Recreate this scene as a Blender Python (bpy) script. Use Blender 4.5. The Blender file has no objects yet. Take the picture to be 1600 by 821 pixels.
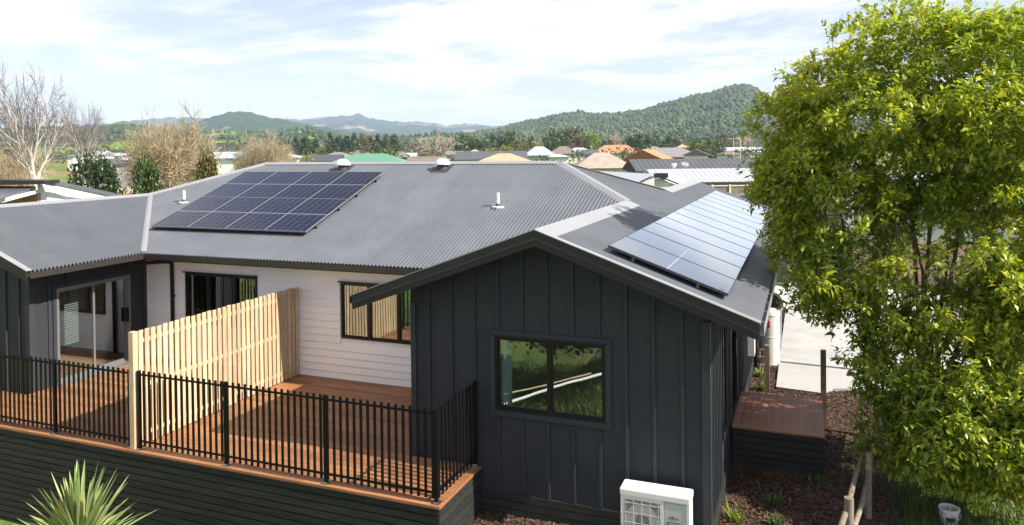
import bpy, math, random
import numpy as np
from mathutils import Vector, Matrix, Euler, noise

S = bpy.context.scene
col = S.collection
R = math.radians
rnd = random.Random(7)

# ------------------------------------------------------------------ camera
CAM = Vector((5.966, -10.647, 4.949))
YAW, PITCH, ROLL, FPX, PY = R(-21.439), R(0.637), R(-0.671), 1169.44, 244.04
fwd0 = Vector((math.sin(YAW), math.cos(YAW), 0)); right0 = Vector((math.cos(YAW), -math.sin(YAW), 0)); up0 = Vector((0, 0, 1))
fv = fwd0 * math.cos(PITCH) - up0 * math.sin(PITCH); uv = up0 * math.cos(PITCH) + fwd0 * math.sin(PITCH)
rv = right0 * math.cos(ROLL) + uv * math.sin(ROLL); uv = uv * math.cos(ROLL) - right0 * math.sin(ROLL)
cd = bpy.data.cameras.new('camera'); cam = bpy.data.objects.new('camera', cd); col.objects.link(cam)
cam.matrix_world = Matrix(((rv.x, uv.x, -fv.x, CAM.x), (rv.y, uv.y, -fv.y, CAM.y), (rv.z, uv.z, -fv.z, CAM.z), (0, 0, 0, 1)))
cd.sensor_width = 36; cd.lens = 36 * FPX / 1600; cd.shift_y = -(410.5 - PY) / 1600
cd.clip_start = 0.1; cd.clip_end = 30000
S.camera = cam

# ------------------------------------------------------------------ sky, sun, exposure
SUN_EL, SUN_AZ = R(40), R(-4.0)            # azimuth measured from +X towards +Y
W = bpy.data.worlds.new('World'); S.world = W; W.use_nodes = True
nt = W.node_tree; nt.nodes.clear()
def N(t, ty, **k):
    n = t.nodes.new(ty)
    for a, v in k.items():
        if a.startswith('i_'):
            n.inputs[int(a[2:]) if a[2:].isdigit() else a[2:].replace('_', ' ')].default_value = v
        else: setattr(n, a, v)
    return n
sky = N(nt, 'ShaderNodeTexSky', sky_type='NISHITA', sun_disc=False, sun_elevation=SUN_EL, sun_rotation=R(90) - SUN_AZ, air_density=1.0, dust_density=0.3, ozone_density=3.0)
tc = N(nt, 'ShaderNodeTexCoord'); sp = N(nt, 'ShaderNodeSeparateXYZ'); nt.links.new(tc.outputs['Generated'], sp.inputs[0])
zz = N(nt, 'ShaderNodeMath', operation='MAXIMUM', i_1=0.0); nt.links.new(sp.outputs[2], zz.inputs[0])
za = N(nt, 'ShaderNodeMath', operation='ADD', i_1=0.10); nt.links.new(zz.outputs[0], za.inputs[0])
dx = N(nt, 'ShaderNodeMath', operation='DIVIDE'); dy = N(nt, 'ShaderNodeMath', operation='DIVIDE')
nt.links.new(sp.outputs[0], dx.inputs[0]); nt.links.new(za.outputs[0], dx.inputs[1])
nt.links.new(sp.outputs[1], dy.inputs[0]); nt.links.new(za.outputs[0], dy.inputs[1])
cb = N(nt, 'ShaderNodeCombineXYZ'); nt.links.new(dx.outputs[0], cb.inputs[0]); nt.links.new(dy.outputs[0], cb.inputs[1])
n1 = N(nt, 'ShaderNodeTexNoise', i_Scale=0.75, i_Detail=9.0, i_Roughness=0.58, i_Distortion=0.5); nt.links.new(cb.outputs[0], n1.inputs['Vector'])
mp = N(nt, 'ShaderNodeMapping'); mp.inputs['Rotation'].default_value = (0, 0, -YAW); mp.inputs['Scale'].default_value = (0.35, 1.3, 1); nt.links.new(cb.outputs[0], mp.inputs[0])
n2 = N(nt, 'ShaderNodeTexNoise', i_Scale=0.8, i_Detail=7.0, i_Roughness=0.55, i_Distortion=0.8); nt.links.new(mp.outputs[0], n2.inputs['Vector'])
n3 = N(nt, 'ShaderNodeTexNoise', i_Scale=2.6, i_Detail=6.0, i_Roughness=0.6); nt.links.new(cb.outputs[0], n3.inputs['Vector'])
a3 = N(nt, 'ShaderNodeMath', operation='MULTIPLY_ADD', i_1=0.55, i_2=-0.275); nt.links.new(n3.outputs[0], a3.inputs[0])
a4 = N(nt, 'ShaderNodeMath', operation='ADD'); nt.links.new(n1.outputs[0], a4.inputs[0]); nt.links.new(a3.outputs[0], a4.inputs[1])
av = N(nt, 'ShaderNodeMath', operation='ADD'); nt.links.new(a4.outputs[0], av.inputs[0]); nt.links.new(n2.outputs[0], av.inputs[1])
cr = N(nt, 'ShaderNodeMapRange', interpolation_type='SMOOTHSTEP'); cr.inputs[1].default_value = 0.88; cr.inputs[2].default_value = 1.20; cr.inputs[3].default_value = 0.24; cr.inputs[4].default_value = 1.0
nt.links.new(av.outputs[0], cr.inputs[0])
CLOUD = (5.75, 5.7, 5.7, 1)
mx = N(nt, 'ShaderNodeMix', data_type='RGBA'); mx.inputs[7].default_value = CLOUD
# the clear gaps are a little bluer than the raw sky; thin bright haze lies along the horizon all round
tint = N(nt, 'ShaderNodeMix', data_type='RGBA', blend_type='MULTIPLY'); tint.inputs[0].default_value = 1.0; tint.inputs[7].default_value = (0.66, 0.635, 0.71, 1); nt.links.new(sky.outputs[0], tint.inputs[6])
nt.links.new(cr.outputs[0], mx.inputs[0]); nt.links.new(tint.outputs[2], mx.inputs[6])
he = N(nt, 'ShaderNodeMath', operation='MULTIPLY', i_1=-7.0); nt.links.new(zz.outputs[0], he.inputs[0]); hx = N(nt, 'ShaderNodeMath', operation='EXPONENT'); nt.links.new(he.outputs[0], hx.inputs[0]); hm_ = N(nt, 'ShaderNodeMath', operation='MULTIPLY', i_1=0.55); nt.links.new(hx.outputs[0], hm_.inputs[0])
mh = N(nt, 'ShaderNodeMix', data_type='RGBA'); mh.inputs[7].default_value = (5.9, 5.85, 5.85, 1); nt.links.new(hm_.outputs[0], mh.inputs[0]); nt.links.new(mx.outputs[2], mh.inputs[6])
bg = N(nt, 'ShaderNodeBackground'); bg.inputs[1].default_value = 0.10; nt.links.new(mh.outputs[2], bg.inputs[0])
wo = N(nt, 'ShaderNodeOutputWorld'); nt.links.new(bg.outputs[0], wo.inputs[0])
sl = bpy.data.lights.new('sun', 'SUN'); sl.energy = 4.5; sl.angle = R(0.55); sl.color = (1.0, 0.93, 0.82)
so = bpy.data.objects.new('sun', sl); col.objects.link(so)
sdir = Vector((math.cos(SUN_EL) * math.cos(SUN_AZ), math.cos(SUN_EL) * math.sin(SUN_AZ), math.sin(SUN_EL)))
so.rotation_euler = sdir.to_track_quat('Z', 'Y').to_euler(); so.location = (20, 0, 20)
S.view_settings.view_transform = 'Standard'; S.view_settings.look = 'None'; S.view_settings.exposure = 1.12; S.view_settings.gamma = 1.0; S.view_settings.use_curve_mapping = False
S.render.engine = 'CYCLES'; S.cycles.use_denoising = True
S.cycles.max_bounces = 8; S.cycles.diffuse_bounces = 3; S.cycles.glossy_bounces = 4; S.cycles.transmission_bounces = 4; S.cycles.transparent_max_bounces = 12; S.cycles.volume_bounces = 0
S.cycles.caustics_reflective = False; S.cycles.caustics_refractive = False

# ------------------------------------------------------------------ helpers
def horizon(px): return 231.0 - (px - 800) * 0.01156
def at(px, depth, z=0.0):                       # ground position on the sight line of a column, at a depth from the camera
    p = CAM + fwd0 * depth + right0 * ((px - 800) / FPX * depth); return Vector((p.x, p.y, z))
def zat(px, py, depth): return CAM.z - (py - horizon(px)) * depth / FPX

def principled(name, base, rough=0.6, spec=0.5, metal=0.0, var=0.0, var_scale=3.0, stretch=(1, 1, 1), per_obj=0.0, bump=0.0, bump_scale=40.0, bump_stretch=None, coat=0.0, island=0.0, dirt=None, dirt_scale=1.0, dirt_amt=0.5, detail=5.0):
    m = bpy.data.materials.new(name); m.use_nodes = True; t = m.node_tree; b = t.nodes['Principled BSDF']
    b.inputs['Roughness'].default_value = rough; b.inputs['Metallic'].default_value = metal; b.inputs['Specular IOR Level'].default_value = spec
    b.inputs['Coat Weight'].default_value = coat
    geo = N(t, 'ShaderNodeNewGeometry'); cur = None
    rgb = N(t, 'ShaderNodeRGB'); rgb.outputs[0].default_value = (*base, 1); cur = rgb.outputs[0]
    if var or per_obj or island:
        add = N(t, 'ShaderNodeMath', operation='ADD', i_0=1.0, i_1=0.0); val = add.outputs[0]
        if var:
            mp_ = N(t, 'ShaderNodeMapping'); mp_.inputs['Scale'].default_value = stretch; t.links.new(geo.outputs['Position'], mp_.inputs[0])
            oi = N(t, 'ShaderNodeObjectInfo'); sc = N(t, 'ShaderNodeVectorMath', operation='SCALE'); sc.inputs[0].default_value = (17, 31, 23); t.links.new(oi.outputs['Random'], sc.inputs['Scale'])
            ad = N(t, 'ShaderNodeVectorMath', operation='ADD'); t.links.new(mp_.outputs[0], ad.inputs[0])
            if per_obj: t.links.new(sc.outputs[0], ad.inputs[1])
            no = N(t, 'ShaderNodeTexNoise', i_Scale=var_scale, i_Detail=detail, i_Roughness=0.62); t.links.new(ad.outputs[0], no.inputs['Vector'])
            mr = N(t, 'ShaderNodeMapRange'); mr.inputs[1].default_value = 0.28; mr.inputs[2].default_value = 0.72; mr.inputs[3].default_value = -var; mr.inputs[4].default_value = var; mr.clamp = True
            t.links.new(no.outputs[0], mr.inputs[0]); a2 = N(t, 'ShaderNodeMath', operation='ADD'); t.links.new(val, a2.inputs[0]); t.links.new(mr.outputs[0], a2.inputs[1]); val = a2.outputs[0]
        for src, amt in ((('obj'), per_obj), (('isl'), island)):
            if amt:
                o_ = N(t, 'ShaderNodeObjectInfo').outputs['Random'] if src == 'obj' else geo.outputs['Random Per Island']
                mr = N(t, 'ShaderNodeMapRange'); mr.inputs[3].default_value = -amt; mr.inputs[4].default_value = amt; t.links.new(o_, mr.inputs[0])
                a2 = N(t, 'ShaderNodeMath', operation='ADD'); t.links.new(val, a2.inputs[0]); t.links.new(mr.outputs[0], a2.inputs[1]); val = a2.outputs[0]
        vm = N(t, 'ShaderNodeVectorMath', operation='SCALE'); t.links.new(cur, vm.inputs[0]); t.links.new(val, vm.inputs['Scale']); cur = vm.outputs[0]
    if dirt:
        no = N(t, 'ShaderNodeTexNoise', i_Scale=dirt_scale, i_Detail=6.0, i_Roughness=0.65); t.links.new(geo.outputs['Position'], no.inputs['Vector'])
        mr = N(t, 'ShaderNodeMapRange'); mr.inputs[1].default_value = 0.45; mr.inputs[2].default_value = 0.75; mr.inputs[4].default_value = dirt_amt; t.links.new(no.outputs[0], mr.inputs[0])
        mi = N(t, 'ShaderNodeMix', data_type='RGBA'); mi.inputs[7].default_value = (*dirt, 1); t.links.new(mr.outputs[0], mi.inputs[0]); t.links.new(cur, mi.inputs[6]); cur = mi.outputs[2]
    t.links.new(cur, b.inputs['Base Color'])
    if bump:
        mp_ = N(t, 'ShaderNodeMapping'); mp_.inputs['Scale'].default_value = bump_stretch or stretch; t.links.new(geo.outputs['Position'], mp_.inputs[0])
        no = N(t, 'ShaderNodeTexNoise', i_Scale=bump_scale, i_Detail=5.0, i_Roughness=0.6); t.links.new(mp_.outputs[0], no.inputs['Vector'])
        bp = N(t, 'ShaderNodeBump', i_Strength=bump, i_Distance=0.01); t.links.new(no.outputs[0], bp.inputs['Height']); t.links.new(bp.outputs[0], b.inputs['Normal'])
    return m
M = {}
def leafmat(name, c1, c2, c3=None, trans=0.35, rough=0.42, noise_scale=0.6):
    m = bpy.data.materials.new(name); m.use_nodes = True; t = m.node_tree; b = t.nodes['Principled BSDF']
    b.inputs['Roughness'].default_value = rough
    geo = N(t, 'ShaderNodeNewGeometry'); rp = N(t, 'ShaderNodeValToRGB'); e = rp.color_ramp.elements
    e[0].position = 0.1; e[0].color = (*c1, 1); e[1].position = 0.8; e[1].color = (*c2, 1)
    if c3: x = rp.color_ramp.elements.new(0.965); x.color = (*c3, 1)
    no = N(t, 'ShaderNodeTexNoise', i_Scale=noise_scale, i_Detail=2.0); t.links.new(geo.outputs['Position'], no.inputs['Vector'])
    a = N(t, 'ShaderNodeMath', operation='MULTIPLY_ADD', i_1=0.75); t.links.new(geo.outputs['Random Per Island'], a.inputs[0])
    s = N(t, 'ShaderNodeMath', operation='MULTIPLY_ADD', i_1=0.7, i_2=-0.22); t.links.new(no.outputs[0], s.inputs[0]); t.links.new(s.outputs[0], a.inputs[2])
    t.links.new(a.outputs[0], rp.inputs[0]); t.links.new(rp.outputs[0], b.inputs['Base Color'])
    if trans:
        tr = N(t, 'ShaderNodeBsdfTranslucent'); br = N(t, 'ShaderNodeMix', data_type='RGBA', blend_type='MULTIPLY'); br.inputs[0].default_value = 1; br.inputs[7].default_value = (1.2, 1.2, 0.5, 1)
        t.links.new(rp.outputs[0], br.inputs[6]); t.links.new(br.outputs[2], tr.inputs[0])
        mi = N(t, 'ShaderNodeMixShader', i_0=trans); t.links.new(b.outputs[0], mi.inputs[1]); t.links.new(tr.outputs[0], mi.inputs[2])
        t.links.new(mi.outputs[0], t.nodes['Material Output'].inputs[0])
    return m
def glassmat(name, refl, tint):
    m = bpy.data.materials.new(name); m.use_nodes = True; t = m.node_tree; t.nodes.remove(t.nodes['Principled BSDF'])
    tr = N(t, 'ShaderNodeBsdfTransparent'); tr.inputs[0].default_value = (*tint, 1)
    gl = N(t, 'ShaderNodeBsdfGlossy'); gl.inputs['Roughness'].default_value = 0.0; gl.inputs[0].default_value = (0.95, 1, 0.98, 1)
    lw = N(t, 'ShaderNodeFresnel', i_IOR=1.5); a = N(t, 'ShaderNodeMath', operation='MULTIPLY_ADD', i_1=1.0 - refl, i_2=refl, use_clamp=True); t.links.new(lw.outputs[0], a.inputs[0])
    no = N(t, 'ShaderNodeTexNoise', i_Scale=1.3, i_Detail=1.0); bp = N(t, 'ShaderNodeBump', i_Strength=0.06, i_Distance=0.02); t.links.new(no.outputs[0], bp.inputs['Height'])
    t.links.new(bp.outputs[0], gl.inputs['Normal'])
    mi = N(t, 'ShaderNodeMixShader'); t.links.new(a.outputs[0], mi.inputs[0]); t.links.new(tr.outputs[0], mi.inputs[1]); t.links.new(gl.outputs[0], mi.inputs[2])
    t.links.new(mi.outputs[0], t.nodes['Material Output'].inputs[0]); return m

M['roof'] = principled('roof_steel', (0.102, 0.110, 0.126), rough=0.33, spec=0.75, var=0.12, var_scale=1.2, dirt=(0.15, 0.15, 0.15), dirt_scale=2.5, dirt_amt=0.35)
def sheet_tone(m, amt=0.05):
    t = m.node_tree; b = t.nodes['Principled BSDF']; src = b.inputs['Base Color'].links[0].from_socket; g = N(t, 'ShaderNodeNewGeometry')
    sn = N(t, 'ShaderNodeVectorMath', operation='SNAP'); sn.inputs[1].default_value = (0.774, 0.774, 50); t.links.new(g.outputs['Position'], sn.inputs[0])
    sp_2 = N(t, 'ShaderNodeSeparateXYZ'); t.links.new(sn.outputs[0], sp_2.inputs[0])
    wn = N(t, 'ShaderNodeTexWhiteNoise', noise_dimensions='1D'); t.links.new(sp_2.outputs[0], wn.inputs['W'])
    mr = N(t, 'ShaderNodeMapRange'); mr.inputs[3].default_value = 1 - amt; mr.inputs[4].default_value = 1 + amt; t.links.new(wn.outputs[0], mr.inputs[0])
    sc = N(t, 'ShaderNodeVectorMath', operation='SCALE'); t.links.new(src, sc.inputs[0]); t.links.new(mr.outputs[0], sc.inputs['Scale']); t.links.new(sc.outputs[0], b.inputs['Base Color'])
M['roof_front'] = M['roof'].copy(); M['roof_front'].name = 'roof_steel_front'; sheet_tone(M['roof_front'])
M['cap'] = principled('ridge_cap_steel', (0.27, 0.275, 0.285), rough=0.33, spec=0.8, var=0.08, var_scale=2.0)
M['trim'] = principled('charcoal_trim', (0.024, 0.024, 0.026), rough=0.4, spec=0.35, var=0.1, var_scale=4)
M['gutter'] = principled('gutter_steel', (0.035, 0.030, 0.028), rough=0.3, spec=0.6)
M['char'] = principled('charcoal_board', (0.030, 0.034, 0.042), rough=0.62, spec=0.3, dirt=(0.060, 0.058, 0.055), dirt_scale=1.1, dirt_amt=0.5, var=0.3, var_scale=3.0, stretch=(1.2, 1.2, 22), bump=0.5, bump_scale=9, bump_stretch=(1.5, 1.5, 26))
M['batten'] = principled('charcoal_batten', (0.033, 0.037, 0.045), rough=0.6, spec=0.35, var=0.2, var_scale=6, stretch=(9, 9, 1), per_obj=0.08)
M['white'] = principled('white_board', (0.885, 0.885, 0.885), rough=0.5, var=0.05, var_scale=2.0, stretch=(0.4, 1, 3), per_obj=0.02)
M['deck'] = principled('deck_timber', (0.31, 0.135, 0.058), rough=0.5, var=0.45, var_scale=3.0, stretch=(0.7, 14, 14), per_obj=0.3, bump=0.35, bump_scale=14, bump_stretch=(0.8, 16, 16), dirt=(0.20, 0.115, 0.065), dirt_scale=1.2, dirt_amt=0.6)
M['deck_y'] = principled('step_timber', (0.34, 0.14, 0.065), rough=0.5, var=0.34, var_scale=3.0, stretch=(14, 0.7, 14), per_obj=0.22, bump=0.35, bump_scale=14, bump_stretch=(16, 0.8, 16))
M['slat'] = principled('black_stained_slat', (0.026, 0.028, 0.025), rough=0.6, spec=0.3, var=0.4, var_scale=2.0, stretch=(0.8, 8, 12), per_obj=0.18, bump=0.3, bump_scale=10, bump_stretch=(1, 10, 14))
M['rail'] = principled('black_powder_coat', (0.006, 0.006, 0.0065), rough=0.4, spec=0.25)
M['chrome'] = principled('steel_plate', (0.5, 0.5, 0.5), rough=0.3, metal=1.0)
M['pine'] = principled('pine_timber', (0.56, 0.42, 0.265), rough=0.6, var=0.26, var_scale=2.2, stretch=(9, 9, 0.8), per_obj=0.24, dirt=(0.42, 0.27, 0.13), dirt_scale=3.2, dirt_amt=0.45, bump=0.3, bump_scale=9, bump_stretch=(12, 12, 0.8))
M['frame'] = principled('window_frame', (0.016, 0.014, 0.013), rough=0.4, spec=0.3)
M['silver'] = principled('aluminium', (0.30, 0.30, 0.31), rough=0.35, metal=0.6)
M['glass'] = glassmat('window_glass', 0.19, (0.86, 0.91, 0.90))
M['curtain'] = principled('curtain', (0.80, 0.88, 0.86), rough=0.9, var=0.25, var_scale=6, stretch=(6, 6, 0.3))
M['blind'] = principled('blind_slat', (0.7, 0.7, 0.68), rough=0.6)
M['inner'] = principled('interior_wall', (0.42, 0.40, 0.38), rough=0.9)
M['innerfloor'] = principled('interior_floor', (0.28, 0.22, 0.17), rough=0.6)
M['postwood'] = principled('weathered_post', (0.24, 0.175, 0.105), rough=0.75, var=0.35, var_scale=3, stretch=(8, 8, 0.8), per_obj=0.12, bump=0.5, bump_scale=10, bump_stretch=(12, 12, 1))
M['log'] = principled('grey_log', (0.21, 0.17, 0.13), rough=0.85, var=0.4, var_scale=3, stretch=(6, 6, 2), per_obj=0.2, bump=0.6, bump_scale=12)
M['concrete'] = principled('concrete', (0.41, 0.405, 0.39), rough=0.8, var=0.10, var_scale=0.6, bump=0.1, bump_scale=30, dirt=(0.29, 0.285, 0.265), dirt_scale=0.8, dirt_amt=0.8)
M['bark'] = principled('bark', (0.20, 0.155, 0.11), rough=0.9, var=0.4, var_scale=4, stretch=(3, 3, 1), bump=0.6, bump_scale=14)
M['palebark'] = principled('pale_bark', (0.46, 0.42, 0.37), rough=0.9, var=0.3, var_scale=0.8, dirt=(0.26, 0.20, 0.15), dirt_scale=0.7, dirt_amt=0.7)
M['twig'] = principled('tan_twig', (0.42, 0.345, 0.225), rough=0.9, var=0.35, var_scale=0.25, island=0.35)
M['finetwig'] = principled('fine_twig', (0.20, 0.17, 0.17), rough=0.9, island=0.3)
M['greytwig'] = principled('grey_twig', (0.36, 0.29, 0.23), rough=0.9, var=0.3, var_scale=0.3, island=0.35)
M['leaf'] = leafmat('broad_leaf', (0.12, 0.215, 0.024), (0.49, 0.525, 0.065), (0.68, 0.58, 0.07), trans=0.45, rough=0.32)
M['darkleaf'] = leafmat('dark_leaf', (0.020, 0.045, 0.016), (0.055, 0.085, 0.030), trans=0.2, noise_scale=0.4)
M['midleaf'] = leafmat('mid_leaf', (0.035, 0.070, 0.018), (0.095, 0.135, 0.035), trans=0.25, noise_scale=0.3)
M['yellowleaf'] = leafmat('yellow_leaf', (0.16, 0.17, 0.025), (0.34, 0.31, 0.05), trans=0.25, noise_scale=0.3)
M['limeleaf'] = leafmat('lime_leaf', (0.14, 0.20, 0.02), (0.24, 0.31, 0.035), trans=0.3, noise_scale=0.3)
M['brownleaf'] = leafmat('brown_leaf', (0.075, 0.065, 0.030), (0.17, 0.135, 0.065), trans=0.2, noise_scale=0.3)
M['goldleaf'] = leafmat('golden_green_leaf', (0.05, 0.055, 0.012), (0.16, 0.135, 0.028), trans=0.2, noise_scale=0.8)
M['blade'] = leafmat('sword_leaf', (0.15, 0.23, 0.07), (0.36, 0.41, 0.16), (0.5, 0.42, 0.2), trans=0.2, rough=0.45)
M['grass'] = leafmat('grass_blade', (0.035, 0.075, 0.012), (0.10, 0.15, 0.03), (0.25, 0.2, 0.08), trans=0.3)
M['bankblade'] = leafmat('bank_blade', (0.06, 0.11, 0.02), (0.16, 0.20, 0.055), (0.30, 0.25, 0.10), trans=0.3)
M['chip'] = principled('bark_chip', (0.085, 0.046, 0.027), rough=0.85, island=0.75)
M['soil'] = principled('mulch_soil', (0.030, 0.018, 0.012), rough=0.95, var=0.5, var_scale=6, bump=1.0, bump_scale=25)

class MB:
    def __init__(s): s.v = []; s.f = []
    def add(s, vs, fs):
        o = len(s.v); s.v.extend([tuple(v) for v in vs]); s.f.extend([tuple(i + o for i in f) for f in fs]); return s
    def box(s, a, b):
        x0, y0, z0 = [min(p, q) for p, q in zip(a, b)]; x1, y1, z1 = [max(p, q) for p, q in zip(a, b)]
        return s.add([(x0, y0, z0), (x1, y0, z0), (x1, y1, z0), (x0, y1, z0), (x0, y0, z1), (x1, y0, z1), (x1, y1, z1), (x0, y1, z1)],
                     [(0, 3, 2, 1), (4, 5, 6, 7), (0, 1, 5, 4), (1, 2, 6, 5), (2, 3, 7, 6), (3, 0, 4, 7)])
    def bar(s, a, b, w, h, up=(0, 0, 1)):          # rectangular bar from a to b
        a = Vector(a); b = Vector(b); d = (b - a).normalized(); u = Vector(up); sd = d.cross(u).normalized(); u = sd.cross(d).normalized()
        vs = []
        for p in (a, b):
            for i, j in ((-1, -1), (1, -1), (1, 1), (-1, 1)): vs.append(p + sd * (i * w / 2) + u * (j * h / 2))
        return s.add(vs, [(3, 2, 1, 0), (4, 5, 6, 7), (0, 1, 5, 4), (1, 2, 6, 5), (2, 3, 7, 6), (3, 0, 4, 7)])
    def tube(s, pts, rad, n=8, cap=True):
        pts = [Vector(p) for p in pts]; rad = rad if hasattr(rad, '__len__') else [rad] * len(pts)
        rings = []; ref = None
        for i, p in enumerate(pts):
            d = (pts[min(i + 1, len(pts) - 1)] - pts[max(i - 1, 0)]).normalized()
            if ref is None: ref = Vector((1, 0, 0)) if abs(d.x) < 0.8 else Vector((0, 1, 0))
            a = d.cross(ref).normalized(); b = d.cross(a); ref = -d.cross(a).cross(d) if False else ref
            rings.append([p + (a * math.cos(2 * math.pi * k / n) + b * math.sin(2 * math.pi * k / n)) * rad[i] for k in range(n)])
        vs = [v for r in rings for v in r]; fs = []
        for i in range(len(pts) - 1):
            for k in range(n): fs.append((i * n + k, i * n + (k + 1) % n, (i + 1) * n + (k + 1) % n, (i + 1) * n + k))
        if cap: fs.append(tuple(range(n))); fs.append(tuple((len(pts) - 1) * n + k for k in reversed(range(n))))
        return s.add(vs, fs)
    def lathe(s, c, prof, n=24):
        vs = [(c[0] + r * math.cos(2 * math.pi * k / n), c[1] + r * math.sin(2 * math.pi * k / n), c[2] + z) for r, z in prof for k in range(n)]; fs = []
        for i in range(len(prof) - 1):
            for k in range(n): fs.append((i * n + k, i * n + (k + 1) % n, (i + 1) * n + (k + 1) % n, (i + 1) * n + k))
        fs.append(tuple(reversed(range(n)))); fs.append(tuple((len(prof) - 1) * n + k for k in range(n)))
        return s.add(vs, fs)
    def prism(s, poly, d):                          # planar polygon extruded by vector d
        n = len(poly); d = Vector(d); vs = [Vector(p) for p in poly] + [Vector(p) + d for p in poly]
        return s.add(vs, [tuple(reversed(range(n))), tuple(range(n, 2 * n))] + [(i, (i + 1) % n, n + (i + 1) % n, n + i) for i in range(n)])
    def mesh(s, name):
        me = bpy.data.meshes.new(name); me.from_pydata(s.v, [], s.f); me.validate(); return me
    def build(s, name, mat, parent=None, smooth=False, fix=True):
        return obj(name, s.mesh(name), mat, parent, smooth, fix)
import bmesh
def obj(name, me, mat, parent=None, smooth=False, fix=True):
    if mat is not None and not me.materials: me.materials.append(M[mat] if isinstance(mat, str) else mat)
    if fix:
        bm = bmesh.new(); bm.from_mesh(me); bmesh.ops.recalc_face_normals(bm, faces=bm.faces); bm.to_mesh(me); bm.free()
    if smooth:
        for p in me.polygons: p.use_smooth = True
        try: me.set_sharp_from_angle(angle=R(40))
        except Exception: pass
    o = bpy.data.objects.new(name, me); col.objects.link(o)
    if parent is not None: attach(o, parent)
    return o
ORG = {}
def attach(o, parent):                              # coordinates stay world coordinates; the part is moved by its parent's origin
    o.parent = parent; L = ORG.get(parent.name, Vector((0, 0, 0))); o.location = Vector(o.location) - L
    ORG[o.name] = L + Vector(o.location)
def piece(name, me, loc, parent, rot=None, scale=None, mat=None):
    o = bpy.data.objects.new(name, me); col.objects.link(o); o.location = loc
    if rot: o.rotation_euler = rot
    if scale: o.scale = scale
    attach(o, parent); return o
def thing(name, label, cat, loc=(0, 0, 0), group=None):
    o = bpy.data.objects.new(name, None); col.objects.link(o); o.location = loc; o.empty_display_size = 0.2; ORG[o.name] = Vector(loc)
    return tag(o, label, cat, group)
def tag(o, label=None, cat=None, group=None, kind=None):
    if label: o['label'] = label
    if cat: o['category'] = cat
    if group: o['group'] = group
    if kind: o['kind'] = kind
    return o
def npmesh(name, verts, faces):                     # fast mesh from arrays, faces an (n,k) array
    verts = np.asarray(verts, np.float32); faces = np.asarray(faces, np.int32); k = faces.shape[1]
    me = bpy.data.meshes.new(name); me.vertices.add(len(verts)); me.vertices.foreach_set('co', verts.ravel())
    me.loops.add(faces.size); me.loops.foreach_set('vertex_index', faces.ravel())
    me.polygons.add(len(faces)); me.polygons.foreach_set('loop_start', np.arange(0, faces.size, k, dtype=np.int32)); me.polygons.foreach_set('loop_total', np.full(len(faces), k, np.int32))
    me.update(calc_edges=True); return me
BOX = MB().box((0, 0, 0), (1, 1, 1)).mesh('unit_box')
_box_cache = {}
def boxpiece(name, a, b, mat, parent):              # a board with its own mesh data shared by material
    key = mat
    if key not in _box_cache:
        me = BOX.copy(); me.materials.append(M[mat]); _box_cache[key] = me
    lo = [min(p, q) for p, q in zip(a, b)]; hi = [max(p, q) for p, q in zip(a, b)]
    return piece(name, _box_cache[key], lo, parent, scale=[q - p for p, q in zip(lo, hi)])

# ================================================================== THE HOUSE (mirror-symmetric duplex)
XRW, XR, T, HR, OE, ZE, OB = 4.683, 2.3415, 0.364, 3.749, 0.697, 2.644, 0.56
YW, HM, YM, YE, YV = 2.978, 4.566, 7.561, 2.281, 5.319
XLW, XLR, YLF = -8.961, -11.3025, 0.041
XHL, XHR, XMID = -9.058, 0.097, -4.4805
XEL, XER, XRE = -8.264, -0.697, 5.38          # left-wing eave, right-wing inner eave, right-wing outer eave
YB = 2 * YM
GZ = -0.72
house = thing('house', 'charcoal and white single-storey house with grey corrugated roof and two gabled wings', 'house', (XMID, YW, GZ))

def mir_x(x): return 2 * XMID - x
def corrugated(name, s0, s1, fn, parent, pitch=0.086, amp=0.018, seg=6, mat='roof'):
    n = int((s1 - s0) / pitch * seg); vs = []; fs = []
    for i in range(n + 1):
        s = s0 + (s1 - s0) * i / n; a, b = fn(s); w = amp * math.sin(2 * math.pi * s / pitch)
        mid = [(p + q) / 2 for p, q in zip(a, b)]
        for p in (a, mid, b): vs.append((p[0], p[1], p[2] + w))
    for i in range(n):
        for j in range(2): fs.append((i * 3 + j, i * 3 + 3 + j, i * 3 + 4 + j, i * 3 + 1 + j))
    me = npmesh(name, vs, fs)
    for p in me.polygons: p.use_smooth = True
    return obj(name, me, mat, parent, fix=False)
zF = lambda y: ZE + T * (y - YE)
zR = lambda x: HR - T * (x - XR)
def fF(x):
    yb = YE + max(0, XEL - x, x - XER) - (0.05 if XEL < x < XER else 0); yt = YM - max(0, XHL - x, x - XHR); return (x, yb, zF(yb)), (x, max(yt, yb), zF(max(yt, yb)))
def fR(y):
    u = y if y < YM else YB - y
    xt = XR - max(0, u - YV); return (XRE + 0.03, y, zR(XRE + 0.03)), (xt, y, zR(xt))
def fL(y):                                   # right-hand slope of the left wing
    xb = XEL + 0.04 - max(0, y - YE); return (xb, y, HR - T * (xb - XLR)), (XLR, y, HR)
def fI(y):                                   # left-hand slope of the right wing
    xb = XER + max(0, y - YE); return (xb, y, HR - T * (XR - xb)), (XR, y, HR)
roof = corrugated('roof', XLR, XR, fF, house, mat='roof_front', amp=0.016)
corrugated('roof_slope', -OB, YB + OB, fR, house, amp=0.024)
corrugated('roof_slope', YLF - OB, YV, fL, house, amp=0.027)
corrugated('roof_slope', -OB, YV, fI, house)
zb = lambda y: ZE + T * (YB - YE - y)
MB().add([(XHL, YM, HM), (XHR, YM, HM), (XR, YB - YV, HR), (XER, YB - YE, ZE), (XEL, YB - YE, ZE), (XLR, YB - YV, HR)], [(0, 1, 2, 3, 4, 5)]).build('roof_slope', 'roof', house)
zl = mir_x(XRE)
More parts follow.
